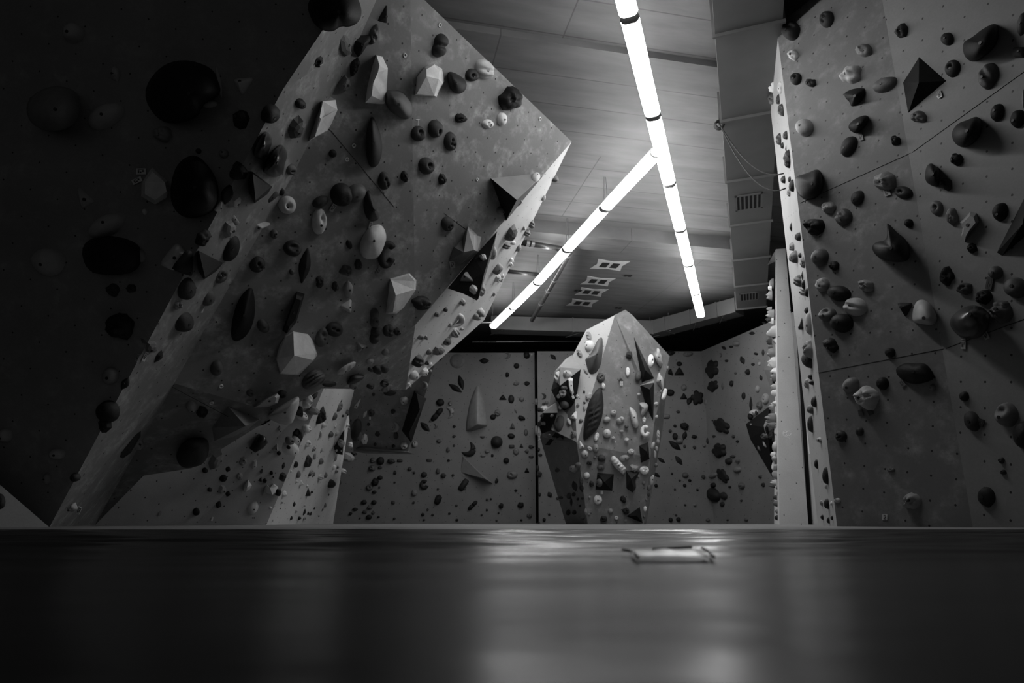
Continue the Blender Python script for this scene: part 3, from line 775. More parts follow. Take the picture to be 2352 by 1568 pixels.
sheet('climbing_boulder', [([q[k] for k in ks], m) for ks, m in [
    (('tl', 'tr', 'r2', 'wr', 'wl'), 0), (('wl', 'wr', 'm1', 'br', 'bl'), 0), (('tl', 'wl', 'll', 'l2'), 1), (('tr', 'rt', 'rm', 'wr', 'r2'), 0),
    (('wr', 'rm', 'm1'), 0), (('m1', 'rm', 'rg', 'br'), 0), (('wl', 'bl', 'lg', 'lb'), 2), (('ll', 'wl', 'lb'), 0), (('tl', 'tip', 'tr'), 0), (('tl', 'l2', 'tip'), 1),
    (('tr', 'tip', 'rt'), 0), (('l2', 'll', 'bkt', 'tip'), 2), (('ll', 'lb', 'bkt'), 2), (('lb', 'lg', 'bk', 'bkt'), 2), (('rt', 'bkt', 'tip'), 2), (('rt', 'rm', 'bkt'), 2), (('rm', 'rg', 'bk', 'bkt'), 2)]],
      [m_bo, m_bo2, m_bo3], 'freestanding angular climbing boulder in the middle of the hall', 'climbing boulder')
S.objects['climbing_boulder']['kind'] = 'thing'
for k, pl, ph in (('P', PP, 'boulder front'), ('Y', PY, 'boulder front'), ('Q', PQ, 'boulder left face'), ('N', PN, 'boulder right face'), ('U', PU, 'boulder dark side'), ('X', PXX, 'boulder left flank')):
    WALLS[k] = (pl, 'p', ph)
def PHRASE(w): return WALLS[w][2]
NEAR0 = 0
VOLS = {}
def vol(wall, mat, verts, faces, label, nick, ox=0, oy=0, s=1.0, zc=False):
    """plywood volume screwed to a wall; verts (x, y, height above wall) or, with zc, (x, y, camera depth)"""
    if zc:
        vs = [at_zc(ox + x / s, oy + y / s, d) for x, y, d in verts]
        o = mesh_obj('climbing_volume', vs, faces, mat)
        P = [(ox + x / s, oy + y / s) for x, y, d in verts]
        reg(o, wall, sum(p[0] for p in P) / len(P), sum(p[1] for p in P) / len(P), 'x', 1, 3, nick, label, 'climbing volume')
    else:
        o = block(wall, 3, verts, faces, label, nick, ox, oy, s, name='climbing_volume', cat='climbing volume', mat=mat)
    return o
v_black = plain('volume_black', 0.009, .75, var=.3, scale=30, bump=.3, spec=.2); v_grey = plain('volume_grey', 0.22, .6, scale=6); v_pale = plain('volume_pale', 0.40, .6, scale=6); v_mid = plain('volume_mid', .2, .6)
PYR = [[0, 1, 3], [1, 2, 3], [2, 0, 3]]
# ---- big shaped holds, one by one: left overhang
block('C', 8, [(795, 680, 0), (865, 790, 0), (800, 935, 0), (690, 1000, 0), (640, 1025, 0), (690, 850, 0), (740, 725, 0), (758, 730, .16), (850, 720, .05), (862, 790, .06), (745, 855, .16), (770, 845, .10), (735, 845, .16), (700, 985, .12)],
      [[6, 7, 8, 0], [0, 8, 9, 1], [1, 9, 2], [7, 11, 9, 8], [11, 10, 9], [10, 13, 2, 9], [13, 3, 2], [6, 5, 12, 7], [7, 12, 11], [12, 10, 11], [5, 4, 13, 12], [12, 13, 10], [4, 3, 13]],
      'big white notched wedge hold high on the left overhang', 'white notched wedge', 500, 0, 3.136)
block('C', 8, [(1140, 395, 0), (1190, 408, 0), (1228, 490, 0), (1216, 680, 0), (1198, 752, 0), (1058, 742, 0), (1072, 640, 0), (1105, 500, 0), (1165, 470, .13), (1155, 520, .14), (1120, 600, .13), (1110, 690, .11), (1145, 398, .09), (1185, 412, .05), (1215, 500, .06), (1205, 735, .04), (1065, 738, .06)],
      [[0, 12, 13, 1], [1, 13, 14, 2], [2, 14, 15, 3], [3, 15, 4], [4, 15, 16, 5], [5, 16, 11, 6], [6, 11, 10, 7], [7, 10, 9, 8], [7, 8, 12, 0], [12, 8, 14, 13], [8, 9, 14], [9, 10, 14], [10, 11, 15, 14], [11, 16, 15]],
      'tall white slab hold near the vertical crease of the left overhang', 'tall white slab', 500, 0, 3.136)
blob('C', 3, .16, [(1210, 650), (1260, 645), (1330, 655), (1385, 720), (1405, 790), (1390, 850), (1350, 858), (1290, 835), (1230, 790), (1205, 740)], 'smooth dark grey egg hold beside the tall white slab', 'dark egg hold', 'dome', 500, 0, 3.136)
blob('C', 1, .14, [(1115, 826), (1150, 900), (1178, 985), (1188, 1080), (1165, 1180), (1120, 1212), (1085, 1185), (1064, 1080), (1066, 980), (1085, 890)], 'long black teardrop hold below the tall white slab', 'long black teardrop', 'dome', 500, 0, 3.136)
blob('C', 0, .13, [(562, 798), (582, 900), (583, 1005), (562, 1100), (500, 1190), (415, 1208), (408, 1110), (435, 970), (485, 865)], 'huge black leaf-shaped hold low on the left overhang', 'huge black leaf', 'ridge', 400, 400, 3.136, gloss=False)
blob('C', 0, .11, [(885, 843), (940, 862), (912, 960), (880, 1065), (812, 1148), (780, 1125), (830, 980)], 'black bar hold leaning beside the huge black leaf', 'black leaning bar', 'flat', 400, 400, 3.136, gloss=False)
block('C', 8, [(855, 1130, 0), (965, 1150, 0), (1005, 1200, 0), (1034, 1300, 0), (1005, 1345, 0), (902, 1448, 0), (762, 1438, 0), (733, 1330, 0), (757, 1235, 0), (800, 1165, 0),
               (865, 1305, .26), (1000, 1338, .13), (858, 1140, .17), (950, 1160, .10), (1020, 1290, .10), (880, 1440, .07), (768, 1432, .10), (742, 1330, .07), (800, 1175, .10)],
      [[0, 12, 13, 1], [1, 13, 2], [2, 13, 14, 3], [3, 14, 11, 4], [4, 11, 15, 5], [5, 15, 16, 6], [6, 16, 17, 7], [7, 17, 8], [8, 17, 18, 9], [9, 18, 12, 0], [12, 10, 14, 13], [10, 11, 14], [10, 16, 15, 11], [12, 18, 17, 10], [10, 17, 16]],
      'big white three-faced block low on the left overhang', 'three-faced white block', 400, 400, 3.136)
blob('C', 7, .2, [(1395, 385), (1450, 362), (1495, 362), (1530, 425), (1525, 500), (1480, 603), (1405, 617), (1345, 592), (1330, 500)], 'big pale wrinkled hold in the middle of the left overhang', 'big pale wrinkled hold', 'dome', 400, 400, 3.136, apex=(1440, 480))
blob('C', 2, .12, [(1400, 93), (1440, 190), (1477, 305), (1465, 335), (1400, 337), (1365, 270), (1363, 180)], 'tall dark triangular hold with a lit right edge above the pale wrinkled hold', 'tall dark triangle', 'ridge', 400, 400, 3.136, apex=(1440, 260))
block('C', 8, [(300, 752, 0), (440, 710, 0), (492, 762, 0), (487, 832, 0), (400, 962, 0), (350, 1004, 0), (266, 1003, 0), (288, 840, 0), (308, 762, .16), (342, 870, .2), (322, 995, .14), (440, 725, .13), (480, 770, .11), (475, 830, .12), (345, 990, .13)],
      [[0, 8, 11, 1], [1, 11, 12, 2], [2, 12, 13, 3], [3, 13, 4], [4, 13, 14, 5], [5, 14, 10, 6], [6, 10, 9, 7], [7, 9, 8, 0], [8, 9, 13, 12], [8, 12, 11], [9, 10, 14, 13]],
      'big white curved block beside the crease above the overhang underside', 'white curved block', 800, 400, 3.136)
blob('C', 3, .1, [(910, 1520), (935, 1455), (985, 1410), (1040, 1395), (1085, 1430), (1097, 1455), (1070, 1500), (960, 1560)], 'grey cross-hatched disc hold on the lower lip of the overhang', 'cross-hatched disc', 'stripe', 400, 400, 3.136)
blob('C', 6, .1, [(868, 507), (925, 462), (1000, 420), (1070, 390), (1091, 410), (1075, 470), (1000, 500)], 'pale half-disc hold on the lower lip of the overhang', 'pale half-disc', 'flat', 350, 800, 3.734)
blob('C', 6, .16, [(978, 590), (1010, 560), (1090, 505), (1180, 450), (1258, 408), (1262, 470), (1225, 580), (1198, 650), (1120, 655), (1050, 630)], 'large pale rounded horn hanging at the bottom edge of the overhang', 'large pale horn', 'dome', 350, 800, 3.734)
vol('C', v_mid, [(640, 488, 0), (920, 608, 0), (825, 692, 0), (690, 760, 0), (520, 800, 0), (500, 680, 0), (800, 664, .28)], [[0, 6, 1], [1, 6, 2], [2, 6, 3], [3, 6, 4], [4, 6, 5], [5, 6, 0]],
    'large dark triangular volume with a lit upper side on the overhang lip', 'dark lip volume', 350, 800, 3.734)
blob('C', 1, .2, [(235, 830), (300, 775), (400, 760), (480, 775), (490, 880), (450, 980), (380, 1015), (250, 1030), (195, 930)], 'huge dark textured round hold on the low lip of the overhang', 'huge dark lip hold', 'dome', 350, 800, 3.734)
blob('B', 0, .12, [(270, 925), (330, 925), (345, 965), (300, 1040), (250, 1075), (215, 1095), (240, 1010)], 'black leaning slab hold at the foot of the overhang', 'black foot slab', 'flat', gloss=False)
# B strip
for a in [(0, .30, [(820, 95), (880, 130), (915, 210), (885, 300), (830, 410), (780, 425), (690, 380), (720, 260)], 'dark half-moon hold with a grey rim at the arete', 'dark half-moon'),
          (0, .34, [(1000, 240), (1060, 300), (1085, 380), (1045, 480), (1035, 590), (930, 630), (840, 580), (800, 560), (870, 380)], 'big glossy black rounded hold on the narrow strip', 'glossy black hold')]:
    blob('B', a[0], a[1] * .6, a[2], a[3], a[4], 'dome', 440, 280, 4.9)
block('B', 1, [(688, 560, 0), (915, 725, 0), (860, 810, 0), (710, 916, 0), (640, 790, 0), (632, 690, 0), (720, 880, .16), (690, 585, .12), (890, 735, .05)], [[0, 7, 8, 1], [1, 8, 2], [2, 8, 6, 3], [3, 6, 4], [4, 6, 7, 5], [5, 7, 0], [7, 6, 8]],
      'large black wedge hold with a thin lit rim, upper of two', 'upper black wedge', 440, 280, 4.9)
block('B', 1, [(175, 548, 0), (357, 637, 0), (320, 690, 0), (215, 762, 0), (168, 690, 0), (165, 600, 0), (222, 740, .14), (180, 560, .12), (345, 640, .05)], [[0, 7, 8, 1], [1, 8, 2], [2, 8, 6, 3], [3, 6, 4], [4, 6, 7, 5], [5, 7, 0], [7, 6, 8]],
      'large black wedge hold with a thin lit rim, lower of two', 'lower black wedge', 400, 400, 3.136)
# ---- pointed face D
block('D', 8, [(162, 686, 0), (176, 556, 0), (237, 478, 0), (305, 458, 0), (362, 490, 0), (381, 582, 0), (350, 640, 0), (326, 697, 0), (250, 548, .18), (248, 500, .12), (340, 520, .10), (338, 570, .15), (365, 600, .09), (180, 675, .08), (305, 690, .08), (300, 470, .07)],
      [[0, 13, 8, 1], [1, 8, 9, 2], [2, 9, 15, 3], [3, 15, 10, 4], [4, 10, 12, 5], [5, 12, 6], [6, 12, 14, 7], [7, 14, 13, 0], [8, 11, 10, 9], [9, 10, 15], [8, 13, 14, 11], [11, 14, 12], [11, 12, 10]],
      'white chiselled block near the crease on the pointed overhang face', 'white chiselled block', 900, 0, 3.136)
blob('D', 1, .13, [(402, 508), (470, 530), (525, 570), (543, 610), (525, 660), (475, 682), (425, 650), (402, 590)], 'smooth black teardrop hold beside the white chiselled block', 'smooth black teardrop', 'dome', 900, 0, 3.136)
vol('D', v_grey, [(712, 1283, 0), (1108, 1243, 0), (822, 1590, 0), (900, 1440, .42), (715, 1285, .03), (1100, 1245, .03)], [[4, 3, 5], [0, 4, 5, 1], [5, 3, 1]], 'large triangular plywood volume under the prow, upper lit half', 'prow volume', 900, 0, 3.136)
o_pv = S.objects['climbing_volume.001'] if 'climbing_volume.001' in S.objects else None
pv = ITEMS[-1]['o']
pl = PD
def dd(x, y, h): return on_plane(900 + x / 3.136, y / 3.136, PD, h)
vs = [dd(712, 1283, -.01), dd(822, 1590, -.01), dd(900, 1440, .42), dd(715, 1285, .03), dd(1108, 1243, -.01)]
mesh_obj('lower_side', vs, [[3, 1, 2], [0, 1, 3], [2, 1, 4]], v_black, pv); S.objects['lower_side']['label'] = 'lower side coloured black for shade'  # shade of the unlit side put into the colour
pv['label'] = 'large triangular plywood volume under the prow with shade coloured into its lower side'; ITEMS[-1]['label'] = pv['label']
block('D', 4, [(862, 370, 0), (925, 430, 0), (962, 440, 0), (946, 560, 0), (900, 602, 0), (800, 656, 0), (722, 622, 0), (758, 520, 0), (820, 470, 0), (860, 385, .1), (905, 440, .12), (905, 545, .22), (832, 562, .22), (930, 555, .12), (770, 530, .08)],
      [[0, 9, 10, 1], [1, 10, 13, 2], [2, 13, 3], [3, 13, 4], [4, 13, 5], [5, 12, 6], [6, 12, 14, 7], [7, 14, 8], [8, 9, 0], [8, 14, 12, 9], [9, 12, 11, 10], [10, 11, 13], [12, 5, 11], [11, 5, 13]],
      'dark spired gem hold with a pale centre on the pointed face', 'spired gem hold', 800, 400, 3.136)
vol('E', v_black, [(1142, 531, 7.45), (1133, 572, 7.3), (1099, 686, 7.15), (1066, 675, 7.0), (1028, 662, 7.1), (1088, 590, 7.25), (1112, 628, 7.0), (1125, 600, 7.6), (1095, 690, 7.6)],
    [[0, 6, 1], [1, 6, 2], [2, 6, 3], [3, 6, 4], [4, 6, 5], [5, 6, 0], [0, 1, 7], [1, 2, 8, 7], [2, 3, 8]],
    'large black triangular volume wrapped over the bright overhang edge', 'black edge volume', zc=True)
# ---- underside and hanging panel
blob('F', 2, .16, [(540, 580), (555, 520), (600, 455), (680, 430), (770, 465), (770, 490), (700, 540), (620, 575)], 'large dark shell hold on the underside of the overhang', 'large dark shell', 'dome', 700, 780, 5.6)
vol('H', v_black, [(1405, 648, 0), (1565, 755, 0), (1520, 870, 0), (1370, 1330, 0), (1245, 1170, 0), (1440, 700, .22), (1480, 900, .25), (1340, 1200, .2)], [[0, 5, 1], [1, 5, 6, 2], [2, 6, 7, 3], [3, 7, 4], [4, 7, 5, 0], [5, 7, 6]],
    'tall black angular volume on the right edge of the hanging panel', 'tall black volume', 700, 780, 5.6)
blob('H', 3, .12, [(655, 1385), (760, 1375), (900, 1395), (1060, 1400), (1200, 1420), (1340, 1430), (1330, 1450), (1210, 1460), (1080, 1445), (980, 1455), (900, 1440), (780, 1440), (660, 1420)], 'long scalloped lip along the bottom of the hanging panel', 'scalloped lip', 'dome', 700, 780, 5.6, bolt=False)
# ---- low lit walls
block('J', 0, [(272, 893, 0), (400, 958, 0), (437, 1070, 0), (330, 1190, 0), (200, 1272, 0), (55, 1190, 0), (150, 1045, 0), (285, 925, .16), (370, 985, .22), (400, 1080, .2), (250, 1100, .22)], [[0, 7, 8, 1], [1, 8, 9, 2], [2, 9, 3], [3, 9, 10, 4], [4, 10, 5], [5, 10, 6], [6, 10, 7, 0], [7, 10, 8], [8, 10, 9]],
      'big black angular hold at the top of the low lit wall', 'big black angular hold', 560, 880, 7.84, gloss=True, smooth=True)
block('J', 8, [(370, 790, 0), (420, 728, 0), (470, 770, 0), (530, 703, 0), (600, 745, 0), (625, 780, 0), (590, 880, 0), (520, 918, 0), (400, 880, 0), (320, 940, 0), (425, 740, .1), (475, 790, .13), (530, 715, .12), (590, 770, .08), (560, 870, .1), (510, 905, .12), (410, 870, .07)],
      [[0, 10, 1], [1, 10, 11, 2], [2, 11, 12, 3], [3, 12, 13, 4], [4, 13, 5], [5, 13, 14, 6], [6, 14, 15, 7], [7, 15, 16, 8], [8, 16, 9], [9, 16, 0], [0, 16, 10], [10, 16, 15, 11], [11, 15, 14], [11, 14, 13, 12]],
      'white crown-shaped hold low on the lit wall crease', 'white crown hold', 560, 1020, 7.84)
block('J', 8, [(75, 625, 0), (148, 740, 0), (105, 820, 0), (40, 865, 0), (-10, 850, 0), (0, 740, 0), (80, 660, .06), (130, 740, .06), (60, 780, .1), (10, 790, .07)], [[0, 6, 7, 1], [1, 7, 2], [2, 7, 8, 3], [3, 8, 9, 4], [4, 9, 5], [5, 9, 6, 0], [6, 8, 7], [6, 9, 8]],
      'white diamond hold with shallow dishes on the low lit wall', 'white dished diamond', 560, 1020, 7.84)
vol('G', v_black, [(1815, 798, 0), (1805, 1000, 0), (1780, 1290, 0), (1485, 1230, 0), (1750, 1080, .3)], [[0, 4, 1], [1, 4, 2], [2, 4, 3], [3, 4, 0]], 'black triangular volume studded with pale holds on the lit low wall', 'studded black volume', 560, 880, 7.84)
vol('G', v_black, [(1862, 190, 0), (2150, 178, 0), (2262, 400, 0), (2110, 530, 0), (1965, 530, 0), (1900, 455, 0), (2080, 300, .25)], [[0, 6, 1], [1, 6, 2], [2, 6, 3], [3, 6, 4], [4, 6, 5], [5, 6, 0]], 'black angular volume at the top right of the lit low wall', 'upper black volume', 560, 880, 7.84)
# ---- back wall
cone = [(1240, 352, 0), (1285, 480, 0), (1322, 690, 0), (1316, 708, 0), (1230, 738, 0), (1150, 752, 0), (1136, 735, 0), (1160, 560, 0), (1195, 440, 0)]
blob('K', 5, .34, [(x, y) for x, y, _ in cone], 'tall grey cone-shaped volume on the back wall', 'tall grey cone', 'ridge', 750, 780, 3.564, apex=(1235, 690), name='climbing_volume', bolt=False); ITEMS[-1]['cat'] = 'climbing volume'
vol('K', v_grey, [(1110, 950, 0), (1094, 1082, 0), (1368, 1180, 0), (1300, 1138, .26), (1125, 965, .06)], [[0, 4, 3, 2], [0, 1, 4], [1, 3, 4], [1, 2, 3]], 'grey triangular wedge volume below the cone on the back wall', 'grey wedge volume', 750, 780, 3.564)
blob('K', 4, .03, [(1070 + 62 * math.cos(a), 175 + 60 * math.sin(a)) for a in [i * math.pi / 8 for i in range(16)]], 'faint pale disc high on the back wall beside the overhang edge', 'pale disc', 'flat', 750, 780, 3.564)
blob('K', 1, .2, [(1393 + 50 * math.cos(a), 836 + 50 * math.sin(a)) for a in [i * math.pi / 6 for i in range(12)]], 'large black ball hold right of the grey cone on the back wall', 'black ball', 'dome', 750, 780, 3.564)
# back wing
vol('M', v_black, [(865, 700, 0), (700, 825, 0), (730, 930, 0), (890, 1205, 0), (900, 1000, 0), (850, 850, .5)], [[0, 5, 1], [1, 5, 2], [2, 5, 3], [3, 5, 4], [4, 5, 0]], 'big dark faceted volume beside the foot of the pale tower', 'big dark tower volume', 1480, 700, 3.016)
vol('M', v_mid, [(852, 325, 0), (828, 450, 0), (872, 575, 0), (895, 620, 0), (900, 330, 0), (880, 450, .3)], [[0, 5, 1], [1, 5, 2], [2, 5, 3], [3, 5, 4], [4, 5, 0]], 'smaller dark volume high beside the pale tower', 'small tower volume', 1480, 700, 3.016)
# ---- right wall
blob('R', 0, .14, [(295, 1412), (400, 1385), (490, 1342), (525, 1420), (527, 1530), (450, 1602), (350, 1592), (300, 1500)], 'big black sculpted hold with a round eye on the dark right wall', 'black eyed hold', 'dome', 1740, 0, 3.484, apex=(435, 1470), gloss=False)
blob('R', 0, .09, [(688, 745), (745, 715), (805, 702), (866, 703), (860, 760), (832, 818), (750, 862), (738, 815), (705, 790)], 'black fin hold with a notched lower edge on the dark right wall', 'black notched fin', 'ridge', 1740, 0, 3.484, gloss=False)
blob('R', 0, .1, [(722, 1000), (790, 940), (885, 913), (888, 985), (800, 1076), (735, 1045)], 'black scoop hold below the black notched fin', 'black scoop', 'dome', 1740, 0, 3.484, gloss=False)
blob('R', 0, .24, [(1030, 385), (1065, 410), (1110, 462), (1190, 520), (1225, 620), (1205, 702), (1060, 702), (950, 660), (908, 585), (945, 540), (1028, 532), (1040, 470)], 'big black claw hold in the middle of the dark right wall', 'big black claw', 'dome', 1740, 400, 3.484, apex=(1070, 590), gloss=False)
blob('R', 6, .14, [(1235, 1182), (1238, 1100), (1268, 1012), (1330, 998), (1392, 1040), (1445, 1150), (1410, 1212), (1320, 1200)], 'big smooth pale half-dome on the crease of the right wall', 'pale half-dome', 'dome', 1740, 400, 3.484, apex=(1330, 1150))
blob('R', 0, .09, [(1178, 180), (1225, 140), (1285, 120), (1360, 130), (1450, 122), (1532, 250), (1450, 292), (1330, 312), (1212, 252)], 'huge black slab hold low on the dark right wall', 'huge black slab', 'dome', 1740, 800, 3.734, gloss=False)
blob('S', 0, .17, [(1638, 400), (1650, 330), (1710, 305), (1800, 230), (1905, 178), (1938, 240), (1920, 345), (1850, 430), (1740, 502), (1670, 475)], 'big black spoon-shaped hold high on the far right panel', 'black spoon hold', 'dome', 1740, 0, 3.484, gloss=False)
blob('S', 0, .17, [(1548, 1060), (1600, 985), (1680, 960), (1762, 923), (1806, 990), (1775, 1115), (1655, 1192), (1570, 1145)], 'big black oval hold below the joint on the far right panel', 'black oval hold', 'dome', 1740, 0, 3.484, gloss=False)
vol('S', v_black, [(1293, 433, 0), (1537, 645, 0), (1195, 932, 0), (1150, 660, 0), (1290, 660, .1)], [[0, 4, 1], [1, 4, 2], [2, 4, 3], [3, 4, 0]], 'black diamond-shaped volume beside the crease of the right wall', 'black diamond volume', 1740, 0, 3.484)
vol('S', v_black, [(2180, 90, 0), (1903, 640, 0), (1947, 668, 0), (2240, 420, 0), (2120, 400, .18)], [[0, 4, 1], [1, 4, 2], [2, 4, 3], [3, 4, 0]], 'large black triangular volume cut by the right picture edge', 'black edge triangle', 1740, 400, 3.484)
blob('S', 1, .3, [(1540, 1160), (1570, 1120), (1640, 1065), (1730, 1042), (1820, 1070), (1860, 1140), (1850, 1240), (1780, 1310), (1680, 1320), (1590, 1280), (1540, 1220)], 'large glossy black ball hold on the far right panel', 'glossy black ball', 'dome', 1740, 400, 3.484, apex=(1700, 1120), gloss=True)
blob('S', 0, .12, [(1395, 1302), (1418, 1330), (1455, 1340), (1462, 1400), (1452, 1495), (1400, 1490), (1345, 1455), (1338, 1390), (1355, 1320)], 'black two-step hold left of the black oval hold', 'black two-step hold', 'dome', 1740, 0, 3.484, gloss=False)
blob('S', 5, .06, [(1618, 385), (1660, 345), (1705, 298), (1752, 312), (1774, 380), (1700, 470), (1658, 543), (1628, 500), (1640, 430)], 'pale flat fin hold on the far right panel', 'pale flat fin', 'flat', 1740, 400, 3.484)
# ---- dark left wall; pale tones raised to stand for lamp light
blob('A', 1, .25, [(1268, 400), (1312, 480), (1332, 560), (1270, 600), (1212, 640), (1190, 705), (1060, 748), (940, 720), (850, 560), (950, 400), (1100, 350)], 'huge black rounded hold high on the dark left wall', 'huge high black hold', 'dome', 0, 0, 2.614, gloss=False)
blob('A', 0, .25, [(1190, 928), (1280, 1030), (1318, 1130), (1302, 1260), (1190, 1312), (1080, 1302), (1015, 1200), (1040, 1020), (1110, 940)], 'huge black disc hold at the arete of the dark left wall', 'huge black disc', 'dome', 0, 0, 2.614, gloss=False)
block('A', 8, [(912, 1000, 0), (1005, 1085, 0), (1016, 1150, 0), (1000, 1190, 0), (932, 1230, 0), (845, 1180, 0), (848, 1095, 0), (915, 1030, .06), (990, 1095, .1), (1000, 1150, .1), (930, 1200, .1), (870, 1165, .12), (870, 1090, .1)], [[0, 7, 8, 1], [1, 8, 9, 2], [2, 9, 3], [3, 9, 10, 4], [4, 10, 11, 5], [5, 11, 12, 6], [6, 12, 7, 0], [7, 12, 11, 10, 9, 8]],
      'pale gem-shaped hold in the middle of the dark left wall', 'pale gem hold', 0, 0, 2.614)
blob('A', 5, .3, [(430, 530), (480, 580), (478, 680), (440, 750), (370, 785), (270, 785), (180, 740), (150, 640), (200, 560), (320, 510)], 'huge dim grey ball hold high on the dark left wall', 'dim grey ball', 'dome', 0, 0, 2.614)
blob('A', 8, .1, [(885, 120), (915, 150), (932, 182), (920, 240), (870, 268), (822, 245), (796, 230), (840, 170)], 'pale split-leaf hold by the arete of the dark left wall', 'pale split leaf', 'dome', 0, 500, 2.1775)
blob('A', 1, .16, [(400, 130), (520, 80), (690, 118), (715, 200), (682, 272), (560, 290), (430, 270)], 'large black slab hold left of the pale split leaf', 'large black slab', 'dome', 0, 500, 2.1775, gloss=False)
blob('A', 0, .34, [(770, -60), (815, -20), (832, 20), (825, 50), (800, 62), (782, 58), (760, 75), (720, 60), (700, 0)], 'huge black hold cut by the top edge beside the overhang', 'huge top black hold', 'dome', gloss=False)  # dark lump added in place of the shadow at the top
# ---- boulder
blob('Q', 3, .22, [(1022, 72), (1036, 190), (1022, 420), (960, 590), (870, 632), (822, 600), (795, 480), (772, 402), (835, 362), (905, 240), (950, 130)], 'large dark grey leaf-like volume on the boulder left face', 'large grey leaf', 'ridge', 1220, 760, 6.27, apex=(950, 330))
blob('P', 1, .16, [(1008, 778), (1035, 930), (1046, 1080), (1025, 1240), (955, 1420), (860, 1500), (790, 1566), (742, 1568), (765, 1300), (800, 1100), (870, 930)], 'long black ribbed fin down the boulder front edge', 'black ribbed fin', 'stripe', 1220, 760, 6.27, bolt=False)
blob('P', 7, .11, [(400, 1102), (440, 1094), (495, 1145), (522, 1195), (530, 1270), (547, 1360), (510, 1402), (462, 1372), (430, 1240)], 'long white wavy hold on the boulder front', 'long white wavy hold', 'dome', 1380, 760, 6.27)
blob('P', 6, .11, [(542, 1040), (590, 1025), (645, 1028), (697, 1078), (645, 1180), (585, 1240), (578, 1180), (598, 1110)], 'pale horn hold beside the lower black boulder volume', 'pale boulder horn', 'dome', 1380, 760, 6.27)
vol('N', v_black, [(478, 85, 0), (778, 690, 0), (590, 746, 0), (545, 480, 0), (640, 560, .16)], [[0, 4, 1], [1, 4, 2], [2, 4, 3], [3, 4, 0]], 'tall black triangular volume high on the boulder right edge', 'upper black triangle', 1380, 760, 6.27)
vol('N', v_black, [(563, 786, 0), (768, 738, 0), (756, 1315, 0), (640, 1030, 0), (705, 840, .18), (575, 780, .1), (765, 742, .1)], [[5, 4, 6], [6, 4, 2, 1], [2, 4, 3], [3, 4, 5, 0], [0, 5, 6, 1]], 'black inverted triangular volume below the tall one on the boulder', 'lower black triangle', 1380, 760, 6.27)
vol('N', v_pale, [(565, 782, .1), (770, 706, .1), (772, 745, .1), (575, 788, .1), (565, 770, -1), (770, 700, -1)], [[0, 1, 2, 3]], 'thin pale ledge strip between the two black boulder volumes', 'pale ledge', 1380, 760, 6.27)
blob('N', 6, .13, [(808, 240), (850, 258), (856, 320), (880, 360), (882, 420), (896, 482), (855, 530), (820, 480), (790, 420), (760, 345), (790, 290)], 'pale folded hold on the boulder right face', 'pale folded hold', 'dome', 1380, 760, 6.27)
blob('N', 7, .12, [(842, 578), (862, 640), (890, 660), (906, 740), (902, 860), (850, 800), (800, 730), (812, 670)], 'long white pointed hold on the boulder right face', 'long white point', 'ridge', 1380, 760, 6.27)
blob('Y', 8, .12, [(190, 392), (250, 420), (330, 510), (422, 605), (410, 660), (370, 722), (300, 650), (200, 560), (158, 470)], 'long white striped hold low on the boulder front', 'white striped hold', 'stripe', 1380, 990, 7.125)
vol('Y', v_black, [(1072, 668, 0), (1368, 690, 0), (1338, 988, 0), (1038, 965, 0), (1200, 830, .13)], [[0, 4, 1], [1, 4, 2], [2, 4, 3], [3, 4, 0]], 'black square volume low on the boulder front', 'black square volume', 1220, 990, 7.125)
block('Y', 1, [(408, 640, 0), (560, 650, 0), (640, 655, 0), (570, 800, 0), (578, 930, 0), (520, 1012, 0), (415, 940, 0), (500, 780, .22), (530, 900, .16), (450, 700, .12)], [[0, 9, 1], [1, 9, 7, 2], [2, 7, 3], [3, 7, 8, 4], [4, 8, 5], [5, 8, 6], [6, 8, 7], [6, 7, 9, 0]], 'tall black block hold low on the boulder front', 'tall black block', 1380, 990, 7.125)
vol('Y', v_black, [(628, 236, 0), (775, 178, 0), (800, 462, 0), (650, 528, 0), (750, 330, .2)], [[0, 4, 1], [1, 4, 2], [2, 4, 3], [3, 4, 0]], 'small black volume at the lower right edge of the boulder', 'lower right volume', 1380, 990, 7.125)
vol('Y', v_black, [(640, 1228, 0), (692, 1512, 0), (408, 1392, 0), (590, 1380, .14)], PYR, 'black triangular volume at the foot of the boulder', 'foot volume', 1380, 990, 7.125)
# volumes stacked on the boulder's left flank
kw = dict(ox=1220, oy=760, s=6.27, zc=True)
vol('X', v_grey, [(595, 343, 11.75), (716, 545, 11.2), (420, 520, 11.4), (500, 400, 12.0), (415, 787, 11.1), (330, 680, 11.6), (340, 580, 11.9)], [[0, 1, 2, 3], [1, 4, 2], [2, 4, 5, 6], [2, 6, 3]], 'grey faceted volume high on the left flank of the boulder', 'grey flank volume', **kw)
vol('X', v_black, [(716, 548, 11.2), (415, 785, 11.1), (350, 980, 11.5), (470, 1148, 11.3), (640, 1062, 11.2), (330, 690, 11.7), (290, 850, 11.8)], [[0, 1, 4], [1, 2, 3, 4], [1, 5, 6, 2]], 'black faceted volume under the grey flank volume of the boulder', 'black flank volume', **kw)
vol('X', v_mid, [(365, 1030, 11.5), (380, 1180, 11.2), (160, 1180, 11.7), (250, 1090, 11.9), (300, 880, 12.0)], [[0, 1, 2, 3], [0, 3, 4]], 'small grey wedge volume on the boulder left flank above a black one', 'small grey wedge', **kw)
vol('X', v_black, [(160, 1180, 11.7), (378, 1176, 11.2), (300, 1425, 11.3), (150, 1480, 11.8), (110, 1350, 12.0)], [[0, 1, 2, 3, 4]], 'black lower volume on the far left flank of the boulder', 'black lower volume', **kw)
